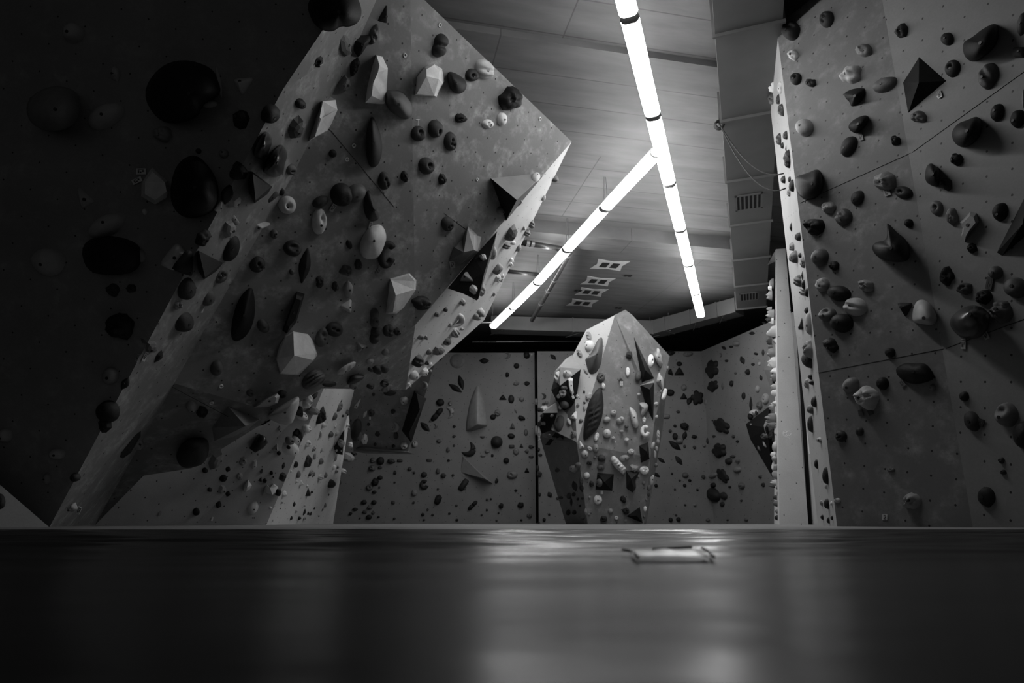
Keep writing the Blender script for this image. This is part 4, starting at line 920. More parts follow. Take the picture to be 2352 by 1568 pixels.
vol('X', v_grey, [(380, 1060, 11.4), (520, 1200, 11.2), (660, 1600, 10.74), (390, 1470, 11.1), (290, 1420, 11.3)], [[0, 1, 2, 3, 4]], 'grey slanting facet on the boulder left flank', 'grey slanting facet', **kw)
vol('X', v_black, [(360, 1450, 11.3), (200, 1640, 11.7), (540, 1670, 11.2), (400, 1480, 11.1)], [[0, 3, 2, 1]], 'black triangular volume at the waist of the boulder left flank', 'black waist volume', **kw)
bpy.context.view_layer.update()
blob('*X', 9, .06, [(530, 690), (565, 668), (603, 682), (598, 740), (600, 800), (616, 890), (592, 930), (560, 880), (535, 780)], 'white curved bar on the black flank volume of the boulder', 'white curved bar', 'flat', 1220, 760, 6.27)
# ---- all the smaller holds: kind, x, y, across, along, tilt, tone, "nickname"
load('''
@C 500 0 3.136
t 1203 115 60 130 15 1 "dark spike near the top"; f 897 300 125 235 -25 3 "long grey wedge"; t 1035 315 150 170 60 1; s 1130 250 60 145 15 3; p 990 480 58 135 20 1; f 920 605 85 115 10 4
o 832 1108 50 55 1; k 1205 1305 82 120 2; p 1348 1272 52 80 1; k 530 1220 78 78 20 3; h 508 1480 115 118 30 7 "white one-hole hold"; o 745 1455 70 112 60 2
o 900 1408 140 155 1 "black sphere hold"; o 1000 1395 110 150 55 3; g 827 1495 30 60 30 6
@B 500 0 3.136
o 604 752 58 66 1; f 570 915 125 165 20 3; o 398 830 85 130 30 1; p 712 430 85 120 20 0; o 360 1040 5 5 1
@B 440 280 4.9
p 560 570 130 190 30 1; l 425 830 110 240 20 0; f 500 890 110 190 20 6; t 320 975 55 130 25 7; b 910 845 60 150 50 2; o 1015 785 58 92 0
f 415 1195 170 230 -10 5 "grey broken wedge"; b 480 1090 55 150 -35 5; t 770 1180 130 230 80 6 "pale arrow-like wedge"; o 440 1420 190 310 20 1; p 150 1310 100 190 35 1
@C 440 280 4.9
k 935 1265 85 95 3; j 1150 1430 190 175 2 "dark crown hold"
@B 400 400 3.136
t 105 665 110 180 20 1; k 335 725 95 125 30 3; o 85 820 140 165 2; o 245 890 90 125 25 3 "small round-headed egg"; p 20 940 80 70 5; o 65 1060 150 150 10 2
@C 400 400 3.136
k 605 655 95 110 30 2; o 850 705 36 40 3; l 945 662 82 275 10 1 "black blade"; p 1053 780 55 82 2; p 1165 812 50 70 2; d 1257 825 66 112 5; t 1255 957 85 90 30 6
o 645 1097 76 92 -20 3; j 1070 1180 82 132 20 3; k 1160 1122 112 95 2; m 1450 1040 85 125 3 "grey twin knob"; m 1450 1162 85 115 10 2; k 1540 1130 60 75 2; t 1352 1245 70 78 80 5
o 310 1400 80 105 20 3 "dim egg hold"; r 1535 580 110 190 10 1 "black ring hold"; d 1262 505 38 68 -20 1; p 1245 698 92 78 3; p 1330 655 52 78 2; h 1050 342 95 178 5 7 "white drop with one hole"
g 1412 365 22 50 10 6; g 1468 698 24 42 25 5
@C 800 400 3.136
p 355 1135 48 52 2; m 305 1130 65 80 2
@C 350 800 3.734
o 335 505 90 75 20 5; p 430 550 92 82 1; k 840 385 56 56 3; o 830 460 42 32 5; o 1115 395 70 60 2
@C 0 500 2.1775
k 690 1130 50 62 10 5 "broken white piece"; o 370 1300 40 40 2
@B 0 500 2.1775
l 620 830 36 72 30 1; l 793 690 55 85 25 1; f 755 645 72 66 20 4; g 722 692 16 50 25 7; g 690 700 14 40 25 6; g 1010 458 10 30 20 7
@D 900 0 3.136
m 358 330 125 152 15 2 "dark bean hold"; h 585 542 86 86 2; s 675 500 115 145 -15 7 "white toothed hold"; p 865 712 140 175 10 0 "black knotted hold"; o 800 858 60 90 5 8; k 697 893 72 60 8
p 500 853 76 72 1; h 198 965 92 102 2; k 322 928 95 118 2; k 430 1020 82 125 2; h 258 1197 102 112 2; p 368 1290 52 78 1
@*D 900 0 3.136
o 1040 1268 56 52 7; o 788 1520 50 52 4
@D 800 400 3.136
k 722 360 80 98 2; g 745 650 34 50 -10 6; p 540 930 132 98 1 "black crinkled hold"
@*E 800 400 3.136
p 970 595 52 38 7; t 845 735 82 70 5 "pale wedge on black volume"; f 905 835 56 60 7
@D 0 0 1
w 1010 58 9 9 9; w 1240 273 8 8 9; w 1096 412 7 7 9
@C 0 0 1
w 930 127 9 9 9; w 813 334 9 9 9; w 797 366 9 9 9; w 508 887 9 9 9; w 486 925 9 9 9; w 420 1044 9 9 9
@E 1060 380 6.031
s 800 500 70 120 20 6 "small striped edge hold"; o 1300 190 80 95 30 4; o 1140 450 50 90 20 6; s 975 810 70 130 4; s 910 935 95 110 3; f 690 945 160 240 25 3 "grey finned wedge"; t 870 870 62 92 5; s 620 1112 122 95 3 "ridged shell on the edge"; o 715 1070 76 62 7
o 795 1140 62 112 10 5; p 690 1310 70 66 7; p 685 1370 66 60 7; b 500 1432 110 150 40 4 "grey bone hold"; o 440 1215 90 185 10 5; k 505 1540 75 60 7; k 570 1530 40 70 7
@E 900 600 5.227
s 1085 345 75 150 10 5; k 1275 205 70 92 7; k 1320 205 46 92 7; p 1225 390 32 62 5; f 850 495 90 95 30 5 "small cone-tailed hold"; l 540 638 88 80 45 3; o 645 580 55 56 2; c 800 710 180 150 5 6 "open shell hold"; m 1045 640 145 150 50 5 "twin-lobed pale hold"
s 762 860 120 112 40 5; p 840 810 52 44 5; o 700 765 40 60 30 5; k 665 962 102 92 3; f 560 1065 150 142 20 4 "grey gem hold"; p 445 1085 62 82 20 4; k 345 910 82 62 4; p 410 915 56 52 4
s 310 1200 150 142 1 "black fan hold"; p 420 1220 56 52 20 2; o 265 1370 126 112 6 "pale ball hold"; f 388 1330 102 112 35 7; f 460 1245 50 70 30 7; p 205 1480 90 46 40 7
@H 900 600 5.227
f 460 1315 46 36 5; o 558 1160 90 72 1
@F 700 780 5.6
o 1040 165 62 92 50 4; o 845 282 62 102 65 5; m 985 388 130 190 80 1 "black twin lump"; o 848 385 62 52 1; k 635 605 102 72 4; r 1030 562 102 82 1; p 850 600 102 62 1; s 1060 632 62 150 62 4; o 325 580 52 170 85 1; s 540 375 66 270 58 6 "pale flake along the lip"
@H 700 780 5.6
o 885 705 36 40 1; p 1280 790 130 92 6 "pale rock hold"; h 852 945 72 82 2; g 840 1005 22 36 7; p 1135 925 62 62 1; g 1130 963 18 20 5; o 820 1090 36 38 1; c 1160 1130 110 120 10 5; p 935 1215 62 66 1; p 1170 1235 66 86 2; k 1275 1365 82 84 6 "pale pocketed hold"
p 905 1345 42 36 1; p 1140 1370 46 46 1; c 1540 590 80 92 5; s 1090 690 150 62 1
@G 560 880 7.84
s 1175 330 120 250 15 8; j 1085 600 130 150 8; t 1030 530 130 190 20 1; f 1285 512 170 150 5 "grey bent hold"; p 1390 600 150 330 15 1 "long dark rock hold"; f 1440 750 120 92 20 7; h 1165 825 112 130 9 "bright one-pocket hold"
l 1285 240 60 210 40 2; k 1730 425 90 175 20 4; l 1755 328 28 90 30 1; o 1637 602 80 140 20 3; p 1650 760 52 112 15 7; o 1785 587 48 46 2; o 1870 562 28 46 2; h 1860 510 62 82 4; o 1568 920 92 112 10 3; f 1680 900 82 102 6; c 1375 930 90 175 7
o 2015 850 170 370 12 2 "dark bulb hold"; l 1925 675 32 62 2; f 2165 1020 122 180 7 "pale cube-like hold"; o 2070 1000 110 225 10 4; f 1955 1120 92 112 7; p 1870 750 62 62 7; l 2180 565 60 150 25 6; p 1890 810 40 42 3
o 955 1030 105 140 10 7; k 850 1040 112 132 4; f 1000 965 130 260 10 1; p 1155 1090 102 150 20 8; s 1262 1182 62 102 20 5; l 1400 1212 52 102 20 5; p 1155 1400 130 250 10 2 "dark crumbled hold"; b 1272 1312 50 120 5; f 940 1462 82 112 1; l 725 1490 42 132 15 2
k 1390 1402 92 112 4; l 1650 1362 70 110 30 5; o 1625 1508 62 92 8; f 1900 1340 190 180 5; p 2000 1270 82 62 1; b 1930 1030 5 5 1
@*G 560 880 7.84
s 1745 1070 112 130 5; o 1590 1192 46 48 6; o 1667 1206 46 48 7; o 1755 1216 26 26 8; t 2040 390 60 210 30 6
@J 560 880 7.84
t 585 1172 112 150 20 6 "pale wedge by the crease"; o 636 1257 66 76 0; f 195 1465 90 180 15 7; l 250 1275 60 80 20 4; f 640 800 90 110 20 5; o 270 790 80 80 3; b 200 860 50 160 30 4; b 110 940 30 150 30 3; p 520 780 110 70 6
@G 560 880 7.84
o 885 1190 200 235 9 "big white ball"; o 820 1160 50 70 0
@J 560 1020 7.84
p 325 482 52 86 20 4; f 500 515 58 76 0; o 535 587 26 30 1; t 305 640 62 92 20 2; p 380 655 72 84 0; d 180 1135 165 250 25 8 "white egg hold"; l 190 1325 20 40 3
@G 560 1020 7.84
b 636 875 62 112 15 0; p 735 892 82 122 9; f 720 592 92 162 15 2 "dark shard hold"; o 855 487 36 40 8; o 985 537 76 132 4; o 955 670 46 50 7; t 1040 702 92 122 -10 8; p 1145 750 42 48 8; t 1160 872 105 185 1 "dark arrow wedge"; p 1222 860 62 46 1
k 1215 500 92 82 5; p 1185 548 56 62 2; l 1260 550 62 112 30 3; s 1380 592 130 102 6 "pale ribbed lump"; o 1475 552 62 102 4; o 1690 410 46 60 4; p 1668 482 62 84 5; s 1800 490 102 102 6 "pale ridged knob"; o 1570 712 150 150 1 "dark round boss"; l 1740 702 42 104 20 2
l 1530 910 32 64 20 1; d 908 1072 52 92 1; p 690 1042 42 52 6; o 490 1150 42 52 7; o 655 1155 22 26 2; o 945 1207 42 44 5; o 1095 1102 36 40 6; l 1095 1217 62 142 10 1; o 1160 1242 42 62 1; l 1205 1252 62 92 35 1; o 855 1327 42 72 15 1; p 1000 1327 66 62 1
k 1090 1335 62 62 5; o 1270 1152 26 46 20 1; l 1420 1172 32 84 20 1; o 1465 1092 42 92 4; o 1350 1292 26 30 2; g 515 1375 16 42 15 6
@I 350 800 3.734
f 555 962 100 170 30 5 "grey banded hold"; l 652 1037 42 56 20 1; o 455 1047 42 44 1; o 612 1115 50 62 40 0 "black seed hold"; o 495 1212 36 36 2; f 605 1212 58 76 20 6; o 380 1402 50 62 15 0; g 62 1415 16 44 25 5
@J 350 800 3.734
s 772 962 76 92 15 5; p 690 905 52 28 4; f 747 1097 60 72 6; l 570 1340 50 72 20 1; l 650 1247 42 56 20 1; g 512 1460 14 36 20 8
''')
load('''
@K 750 780 3.564
l 1290 171 46 88 90 0 "black lens"; f 1637 126 52 58 0; o 1680 125 9 9 9; c 1477 128 62 46 4; o 1555 212 42 42 0; p 1480 285 34 44 0; p 1640 357 42 38 1; p 1553 357 48 32 4
l 1100 348 48 130 -15 0 "right half of the black V"; l 1053 395 46 135 -58 0 "left half of the black V"; o 930 511 62 54 0 "black oval"; p 1012 520 32 42 4; t 1443 475 56 46 0; o 1512 484 46 64 1; o 1597 485 38 38 4; m 903 610 62 120 40 0 "black double pebble"; t 848 667 24 20 3
c 1005 595 70 84 -10 5; s 1400 597 46 56 4; o 1362 631 44 40 0; p 1595 640 58 42 20 0; l 1548 585 16 46 -30 3; l 805 712 52 112 -45 0 "black leaf low by the panel"; c 887 708 40 40 4; o 1045 709 22 22 0; t 1522 712 42 56 3; d 1632 756 30 56 3; o 1512 787 40 54 -80 0
p 1275 795 42 20 3; p 1043 790 28 22 2; g 1370 885 14 12 3; f 920 830 42 32 3; o 1043 865 18 20 2; p 995 900 30 42 3; c 1165 898 110 104 40 1 "dark crescent"; p 1315 910 40 36 4; f 1280 950 42 22 4; o 1357 947 20 24 0; d 1552 912 46 60 4; b 1515 873 42 27 2
t 1595 870 30 36 2; p 1675 875 42 30 2; p 1640 912 30 32 3; b 1675 958 36 20 2; k 722 855 44 52 5 "pale dotted hold"; b 840 986 42 22 2; f 998 987 24 24 0; b 600 990 42 22 2; o 1472 988 44 46 0; t 1640 1073 36 40 0; k 1520 1105 80 62 4 "grey three-knob hold"
s 380 985 46 42 3; o 440 990 56 62 0; p 528 993 56 46 2; p 375 1050 50 56 3; o 438 1045 30 26 2; o 560 1087 22 32 0; o 680 1057 32 32 2; p 717 1088 22 22 2; o 797 1103 46 44 1; p 912 1075 36 48 3; p 955 1110 42 42 2; p 1035 1108 22 24 2
o 437 1128 42 32 0; f 395 1166 60 68 0 "black cut block"; h 350 1210 50 46 3; o 390 1247 34 26 0; o 433 1208 15 17 2; o 557 1168 16 14 1; r 800 1185 62 66 1 "black heart ring"; b 1120 1187 46 100 35 1; g 1130 1215 28 26 20 2; p 1393 1155 30 40 10 1; f 717 1253 46 62 4; o 912 1222 18 18 2
g 1118 1103 24 22 5; o 305 1330 42 36 0; o 387 1330 40 34 0; b 545 1332 26 26 2; p 712 1332 22 22 2; f 910 1312 56 88 20 0 "black arrowhead"; m 1195 1356 46 92 45 0 "black bean"; p 1430 1358 40 44 0; p 1590 1351 50 50 0; o 1550 1233 24 20 0; p 1315 1307 22 24 3; o 1345 1304 16 16 0
o 1063 1357 20 18 2; o 1590 1275 12 14 1; o 233 1387 42 26 0; f 195 1423 28 28 0; p 355 1370 46 36 3; p 310 1410 36 26 2; p 383 1412 28 30 3; o 345 1451 46 36 0; o 273 1461 16 14 2; o 425 1451 20 16 0; o 555 1463 20 16 1; o 788 1431 26 24 0; o 868 1433 20 18 1
o 828 1390 18 20 2; o 1005 1422 20 18 0; o 797 1475 20 16 1; o 1067 1475 26 20 0; o 1270 1433 18 16 2; o 1313 1393 18 18 1; o 1408 1418 16 16 1; o 1392 1480 18 14 2; k 1660 1440 40 34 3; o 1595 1476 20 16 0
g 473 1488 12 12 4; g 951 1493 12 12 4; g 1497 1493 14 14 4
@L 1220 760 6.27
l 318 374 62 118 -48 0 "black leaf by the panel gap"; c 175 940 80 76 2; l 70 1015 44 110 4; o 115 1130 56 54 1; o 70 1430 54 130 4
@L 1220 990 7.125
o 138 1035 42 56 1; l 305 1040 80 116 -25 1 "dark leaf left of the boulder"; o 213 1448 52 54 0; o 125 1495 36 34 1; o 295 1360 36 36 1; p 130 705 92 106 2; o 105 605 52 104 1; o 122 300 46 60 1; o 152 388 60 44 1; o 440 1095 60 42 2; o 590 1050 50 80 2
@L 1480 700 3.016
l 182 332 36 76 85 0 "black leaf behind the boulder"; o 303 340 32 62 85 4; o 243 407 36 30 0; t 178 465 50 42 20 0; t 245 465 62 58 0; o 275 570 36 42 4; o 181 606 54 44 0; q 465 443 84 125 10 0 "upper black cloud hold"; q 472 562 64 82 30 0 "small black cloud hold"
q 368 642 84 98 0 "left black cloud hold"; q 530 838 84 126 -48 0 "slanting black cloud hold"; q 515 1008 92 100 0 "lower black cloud hold"; q 540 1182 60 112 -35 0; o 470 1315 72 98 -35 0 "large black oval"; t 275 636 46 46 0; l 312 665 36 62 20 0; g 309 705 12 14 4; o 437 670 42 52 4
l 540 562 20 52 3; o 118 740 14 20 0; b 150 771 52 30 4; o 235 740 26 18 2; p 280 840 62 50 20 0; o 213 838 20 20 0; o 180 873 22 22 2; o 214 909 34 44 0; l 280 905 34 68 15 0; o 245 942 46 38 4; p 348 912 40 26 0; o 450 875 20 20 2
o 480 910 20 16 1; l 445 945 32 58 -20 1; o 280 980 18 22 2; o 348 985 22 22 2; o 415 975 22 20 4; l 213 973 42 112 -52 0 "long black leaf beside the boulder"; l 240 1076 36 84 -38 1; l 118 1075 24 66 -55 0; o 285 1178 42 36 3; l 85 1176 26 62 -55 0; p 82 1250 26 26 0
o 280 1250 22 22 0; o 315 1215 22 18 0; o 410 1190 26 26 2; o 350 1385 22 22 4; o 183 1488 28 28 0; o 238 1486 30 30 0; o 440 1490 26 22 3; o 283 1385 16 14 2; o 220 1455 16 14 2; o 212 1278 14 14 1; o 368 1280 16 16 1; o 192 1168 14 16 1; o 245 1215 16 14 2
@M 1480 700 3.016
l 742 196 24 48 90 0 "black lens high on the wing"; l 548 298 22 42 -60 0; o 598 290 26 16 0; o 631 267 46 36 4; o 567 387 22 16 0; l 675 383 34 64 -25 0 "dark leaf on the wing"; o 770 338 28 16 20 0; o 750 411 22 18 0; p 714 465 30 42 0; o 795 408 18 26 5; l 805 505 22 44 -10 0; p 600 545 26 42 0
o 685 630 22 46 0; l 735 690 22 120 0; o 732 772 30 46 0; f 755 745 50 46 7 "white chip by the dark volume"; p 795 697 36 62 3; o 780 582 26 46 5; k 835 650 42 72 5; l 820 330 20 56 1; o 630 472 16 16 3; o 828 125 26 14 20 0; c 525 348 26 26 3; o 590 1260 18 16 0; o 470 800 10 10 1
o 580 1082 40 44 1 "dark oval low on the wing"; p 645 1082 28 30 3; o 638 1141 46 40 4; o 470 1181 34 52 70 4; p 670 1252 42 44 3; o 473 1248 32 34 0; o 545 1322 40 52 -30 1; o 536 1380 28 32 1; o 703 1486 26 22 3; o 670 1355 16 14 1; o 615 912 20 20 2; o 643 945 18 18 0; o 610 1050 34 20 2; p 800 1190 22 22 2; p 822 1245 22 32 1; o 575 1490 14 12 1
@*M 1480 700 3.016
p 865 850 50 100 5; p 830 910 40 50 3; p 870 900 40 50 4; l 835 970 26 60 -40 6; l 795 995 26 50 -35 4; t 888 930 36 110 20 5; o 738 827 16 12 5; p 775 745 20 30 2
''')
load('''
@R 1740 0 3.484
j 255 238 125 142 15 1 "black scooped hold at the top corner"; k 545 150 98 125 15 2 "honeycomb hold"; p 280 440 80 86 8 "small white chip"; p 850 400 118 108 5 "grey rock hold"; p 738 592 130 175 55 7 "pale crumbled rock"; h 300 628 80 92 15 1; p 420 662 78 70 2; o 1012 672 98 190 65 4 "grey egg hold"
o 365 1015 120 128 6 "pale ball"; o 722 1166 98 165 30 2 "dark leaning oval"; p 1098 1122 70 82 1; g 829 1092 36 66 -15 4; p 1005 1445 175 145 5 "grey boulder-like hold"; g 1040 1540 50 56 -20 5; g 462 1545 34 56 -25 5
@R 1740 400 3.484
h 1160 142 132 92 10 2 "dark one-eyed hold"; o 793 187 84 118 25 2; p 562 262 108 92 5; s 680 342 112 135 25 3 "dark banded hold"; p 445 415 142 135 0 "black rock hold"; o 1203 389 62 64 0; o 490 660 112 132 25 3 "lit-edged round hold"; p 608 733 70 82 0; s 512 882 98 112 20 5 "pale ridged hold"
o 640 950 172 118 10 0 "black flat oval"; p 865 892 112 100 5; s 772 1058 168 140 6 "pale layered hold"; j 550 1120 128 110 3 "grey scooped hold"; o 662 1187 158 140 0; t 1170 1065 112 105 60 0; p 578 1365 92 130 -30 0 "black crumbled hold"; o 1055 1425 72 72 1
@R 1740 800 3.734
o 790 315 112 140 35 4 "dim leaning oval"; p 920 422 200 195 6 "big pale pitted rock"; o 1065 300 92 102 0; k 710 752 86 92 1; o 870 712 62 72 2; g 890 552 40 52 -10 2; g 972 548 40 46 -25 2; g 1246 302 40 56 -35 4; h 1142 1042 62 36 3 "dim flat ring"; k 682 1303 50 36 6; p 1315 1305 152 140 5 "pale rock near the floor"; o 1495 336 56 56 4
@S 1740 0 3.484
p 1150 242 86 118 20 2; o 1512 310 84 98 2; h 1553 545 100 132 15 2 "dark eyed hold"; s 1838 602 130 205 20 3 "dim ribbed hold"; b 2092 417 98 80 2; o 2112 190 62 180 10 3; p 1282 932 118 98 4; g 1462 750 34 46 -20 5; g 1462 772 36 24 -30 9; o 1912 898 88 136 15 1 "upper black egg"; o 2075 948 98 138 15 1
p 1587 1275 88 108 0; p 1505 1470 76 104 -20 2; o 2126 790 14 140 6
@S 1740 400 3.484
h 1425 268 90 112 -10 4 "pale eyed hold"; p 1552 335 86 142 -5 4; o 1935 300 100 142 15 0 "black egg with a lit edge"; p 1712 588 72 78 0; p 1510 810 95 142 0; o 1895 785 100 98 -40 3; g 1862 872 50 100 10 2; p 1650 910 112 102 3; p 1800 980 112 122 20 0; o 2050 905 162 152 20 3 "grey cratered hold"; p 1945 1095 152 172 3
g 1653 1357 38 84 6; g 1834 1290 40 66 -25 6
@S 1740 800 3.734
o 1765 410 70 80 1; o 1830 622 110 168 -20 2 "dark round-ended hold"; g 1918 636 62 66 20 1; j 2118 570 168 200 -10 4 "open-mouthed hold"; o 2270 740 160 225 1; d 1955 1280 132 172 170 1 "black drop hold"; p 2090 960 46 50 2; p 2105 1060 46 46 2
@O 1750 150 5.227
p 130 30 50 82 1; s 118 232 105 190 8 "white ridged edge hold"; s 220 265 62 152 7; s 120 402 90 132 3; p 200 410 60 122 2; j 240 545 90 150 -20 2 "dark horn hold"; s 212 885 88 140 2; p 250 965 48 80 2; o 290 840 68 100 2; l 290 1000 30 100 3; s 315 1120 108 210 1 "big black banded hold"; o 265 1370 70 92 1; o 335 1370 48 70 2; o 365 1445 78 142 1; s 328 1530 55 92 5
@O 1740 400 3.484
l 268 422 36 84 1; o 330 500 55 66 2 "dark knob on the edge"; b 280 580 50 62 5; o 300 662 84 96 3 "smooth round edge hold"; o 342 650 32 40 1; s 365 705 46 92 5; s 330 852 80 92 3; l 358 810 30 92 3; o 370 880 36 70 0; s 365 937 60 72 5; o 395 946 34 70 0; o 395 1090 36 52 0; t 350 1205 66 112 1
o 412 1190 62 180 6 "tall pale edge hold"; p 415 1400 98 150 5; o 410 1485 98 130 -20 1 "big dark edge lump"
@O 1690 860 4.356
o 715 90 58 100 5; o 765 78 60 50 0; p 750 20 50 60 2; o 790 268 68 112 0; o 755 345 78 92 3 "grey edge lump"; o 755 490 66 165 1 "long dark edge lump"; f 840 655 62 62 5; o 810 892 44 92 0; o 905 1005 68 170 0 "black edge oval"; o 905 1112 36 62 6; f 860 1282 40 62 5; o 915 1290 64 102 0; o 958 1290 30 42 7; o 868 1425 36 52 0; o 930 1457 36 62 0; o 965 1432 30 46 0
@W 1690 560 5.225
o 428 480 38 110 4 "tall grey side hold"; f 410 530 30 60 8; s 405 620 46 102 5; o 402 782 44 46 5; s 418 850 60 112 5; p 392 905 34 56 2; p 428 920 36 70 8; j 425 1050 80 130 6; p 452 1095 34 80 2; p 400 1165 46 82 2; o 415 1235 40 56 3; t 465 1165 30 92 8; p 432 1310 56 122 4 "grey lump mid tower"; p 440 1425 60 112 7; p 470 1530 50 92 8
@W 1690 860 4.356
k 378 30 52 66 4; s 380 120 40 50 6; k 378 182 42 56 7; p 395 290 40 50 7; p 355 330 32 60 5; j 395 430 50 92 8 "white scooped side hold"; s 350 440 66 92 4; p 355 495 50 66 4; o 400 520 40 50 8; b 408 570 36 70 7; o 385 720 32 90 6; p 408 725 34 62 8; o 370 802 34 52 7; p 400 815 34 40 7; r 375 890 66 112 6 "grey ring side hold"; o 395 1000 48 80 5; s 380 1080 40 46 6; l 360 1118 50 26 2
l 415 1130 26 50 5; o 395 1290 32 46 3; p 415 1370 26 40 4; o 410 1430 32 46 1; o 425 1190 20 56 3; p 395 1230 24 46 2
''')
load('''
@Q 1220 760 6.27
s 825 65 72 125 -15 5; o 830 205 108 155 20 8 "white egg on the boulder"; s 690 315 62 122 -25 5; l 785 580 56 116 -35 5; o 760 875 26 46 1; f 822 940 76 130 22 6 "pale shard on the boulder"; o 765 1030 36 30 30 2; t 615 1215 90 122 20 8 "white wedge on the boulder"; o 540 1300 46 96 -20 6; p 715 1290 52 66 4; p 610 1480 82 110 4; p 670 1070 42 60 4; p 655 930 50 66 -20 6; p 765 1110 40 80 5; o 410 1100 40 50 6
@P 1220 760 6.27
k 1005 665 112 132 3 "grey pocketed boulder hold"; p 1040 785 58 100 8; k 1188 1172 82 72 6; o 1090 1270 70 96 70 6; o 1095 1467 106 112 7 "pale round boulder knob"; k 942 1520 60 118 15 8; p 1110 1560 10 10 5
@P 1380 760 6.27
p 415 337 96 126 2 "dark pine-cone hold"; k 390 582 56 122 9 "small white pocketed hold"; t 290 685 66 76 4; g 297 755 38 60 7; o 542 642 86 142 10 3 "grey disc by the black volume"; o 550 908 42 36 7; m 285 1277 112 106 60 6 "pale twin lobe"; p 625 1282 54 96 7; r 640 1440 115 150 8 "white horseshoe hold"; o 372 1370 56 54 3; o 300 1447 62 48 5; f 620 750 14 14 5
@N 1380 760 6.27
k 730 422 74 168 9 "white three-pocket hold"; p 800 1045 50 56 7; o 808 1233 36 46 6; b 922 905 48 150 15 8 "white bar on the boulder rim"; o 870 868 32 40 5; o 968 525 16 46 5
@Y 1380 990 7.125
h 425 137 72 62 7; p 207 112 62 56 6; g 235 170 14 30 -25 8; k 497 335 96 80 -15 7 "pale two-hole hold"; o 390 440 92 145 85 5 "grey flat egg"; f 545 612 160 130 20 5; k 715 640 140 128 9 "white knuckle hold"; o 850 238 56 122 25 6; p 370 1117 92 126 -30 1; o 620 740 34 52 5; o 160 1310 76 82 5; h 257 1425 66 62 6; g 405 1455 38 36 5
p 415 1310 112 110 1; k 725 1272 50 82 8; o 710 1400 36 34 3; f 838 800 66 172 12 6; o 790 930 58 82 3; o 905 560 54 62 3; s 942 60 52 150 6; o 940 172 52 90 5; o 915 290 56 80 5; b 890 380 36 120 6; o 703 850 50 62 4; p 50 1440 112 92 1; p 745 1130 32 46 4; o 785 1040 36 60 2
@Y 1220 990 7.125
t 820 238 86 126 -15 8 "white wedge at the boulder waist"; o 880 375 112 112 20 6 "pale ball at the boulder waist"; h 960 285 56 86 -55 7; o 1058 282 90 132 5; o 1040 430 40 44 4; p 955 522 82 76 1; o 1155 447 122 108 2; o 1140 592 112 92 3; o 910 726 96 98 7 "pale ball low on the boulder"; p 987 866 72 102 1; g 1157 1000 42 54 7; k 1095 1125 126 142 8 "white pitted wedge"
o 957 1082 38 42 5; l 893 1315 46 130 5; o 947 1365 42 40 4; p 820 835 60 150 2; l 825 930 70 150 -10 1
@*Y 1220 990 7.125
k 1105 845 92 122 3
@*U 1220 990 7.125
o 755 560 76 98 4; f 680 610 110 130 -30 5 "pale bent hold on the dark side"; l 700 900 90 190 -15 1; o 612 1060 62 100 2; o 480 1090 62 44 2; l 650 1160 42 160 1; o 690 1035 52 60 1; o 760 1110 34 42 1; o 840 1420 52 56 3; o 700 1330 56 70 1; o 600 1330 60 90 1; o 795 1222 34 40 0; o 835 1100 32 42 1; o 420 640 60 60 2
@*X 1220 760 6.27
s 375 660 86 170 10 7 "pale ridged dome"; p 520 610 130 100 6 "pale rock on the flank"; g 603 950 34 46 -20 8; o 480 1070 90 130 -65 3 "dark oval on the flank"; j 450 905 100 100 5; o 390 940 38 58 8; p 480 820 100 60 3; f 195 1115 116 96 8 "white block on the small wedge"; o 297 1220 46 42 5; o 400 1320 100 230 15 2 "dark bean on the flank"; p 170 1330 52 56 5; p 152 1220 46 60 3
l 105 1460 56 132 5; p 220 1030 52 60 4; o 180 1050 40 40 2; p 125 1335 60 90 3; o 150 1140 30 40 3; p 260 1500 40 40 5; p 320 1545 70 36 4; c 115 1545 60 60 6
@A 0 0 2.614
o 432 190 108 112 30 4 "dim round hold near the top"; o 625 692 120 215 60 4 "dim long egg"; p 690 440 52 90 4; t 1452 498 96 112 60 5 "dim three-hole wedge"; f 1440 716 92 112 1; p 970 800 116 92 3; l 1310 490 30 200 -10 4; o 1250 620 90 46 4; o 1340 920 52 52 3; t 500 1190 80 132 -30 4; g 850 1030 58 36 6; g 826 1085 60 30 -25 6; o 865 1270 26 34 5; o 1190 905 30 30 2
@A 0 500 2.1775
o 522 40 95 172 60 4 "pale long egg"; o 230 217 142 130 4 "dim half-dome"; p 560 360 62 62 2; p 655 352 46 40 2; p 590 540 130 132 1 "black rock hold"; o 545 790 72 82 20 3; o 530 970 102 100 40 1; f 520 1035 60 80 20 1; o 20 1090 62 64 4; o 282 1182 72 50 4; o 232 1306 40 52 3; p 360 1450 42 42 4 "small pale chip"; g 398 1462 18 36 25 6; o 700 190 44 60 3
@Z 0 880 4.612
o 0 1240 110 150 1 "black corner hold"
''')
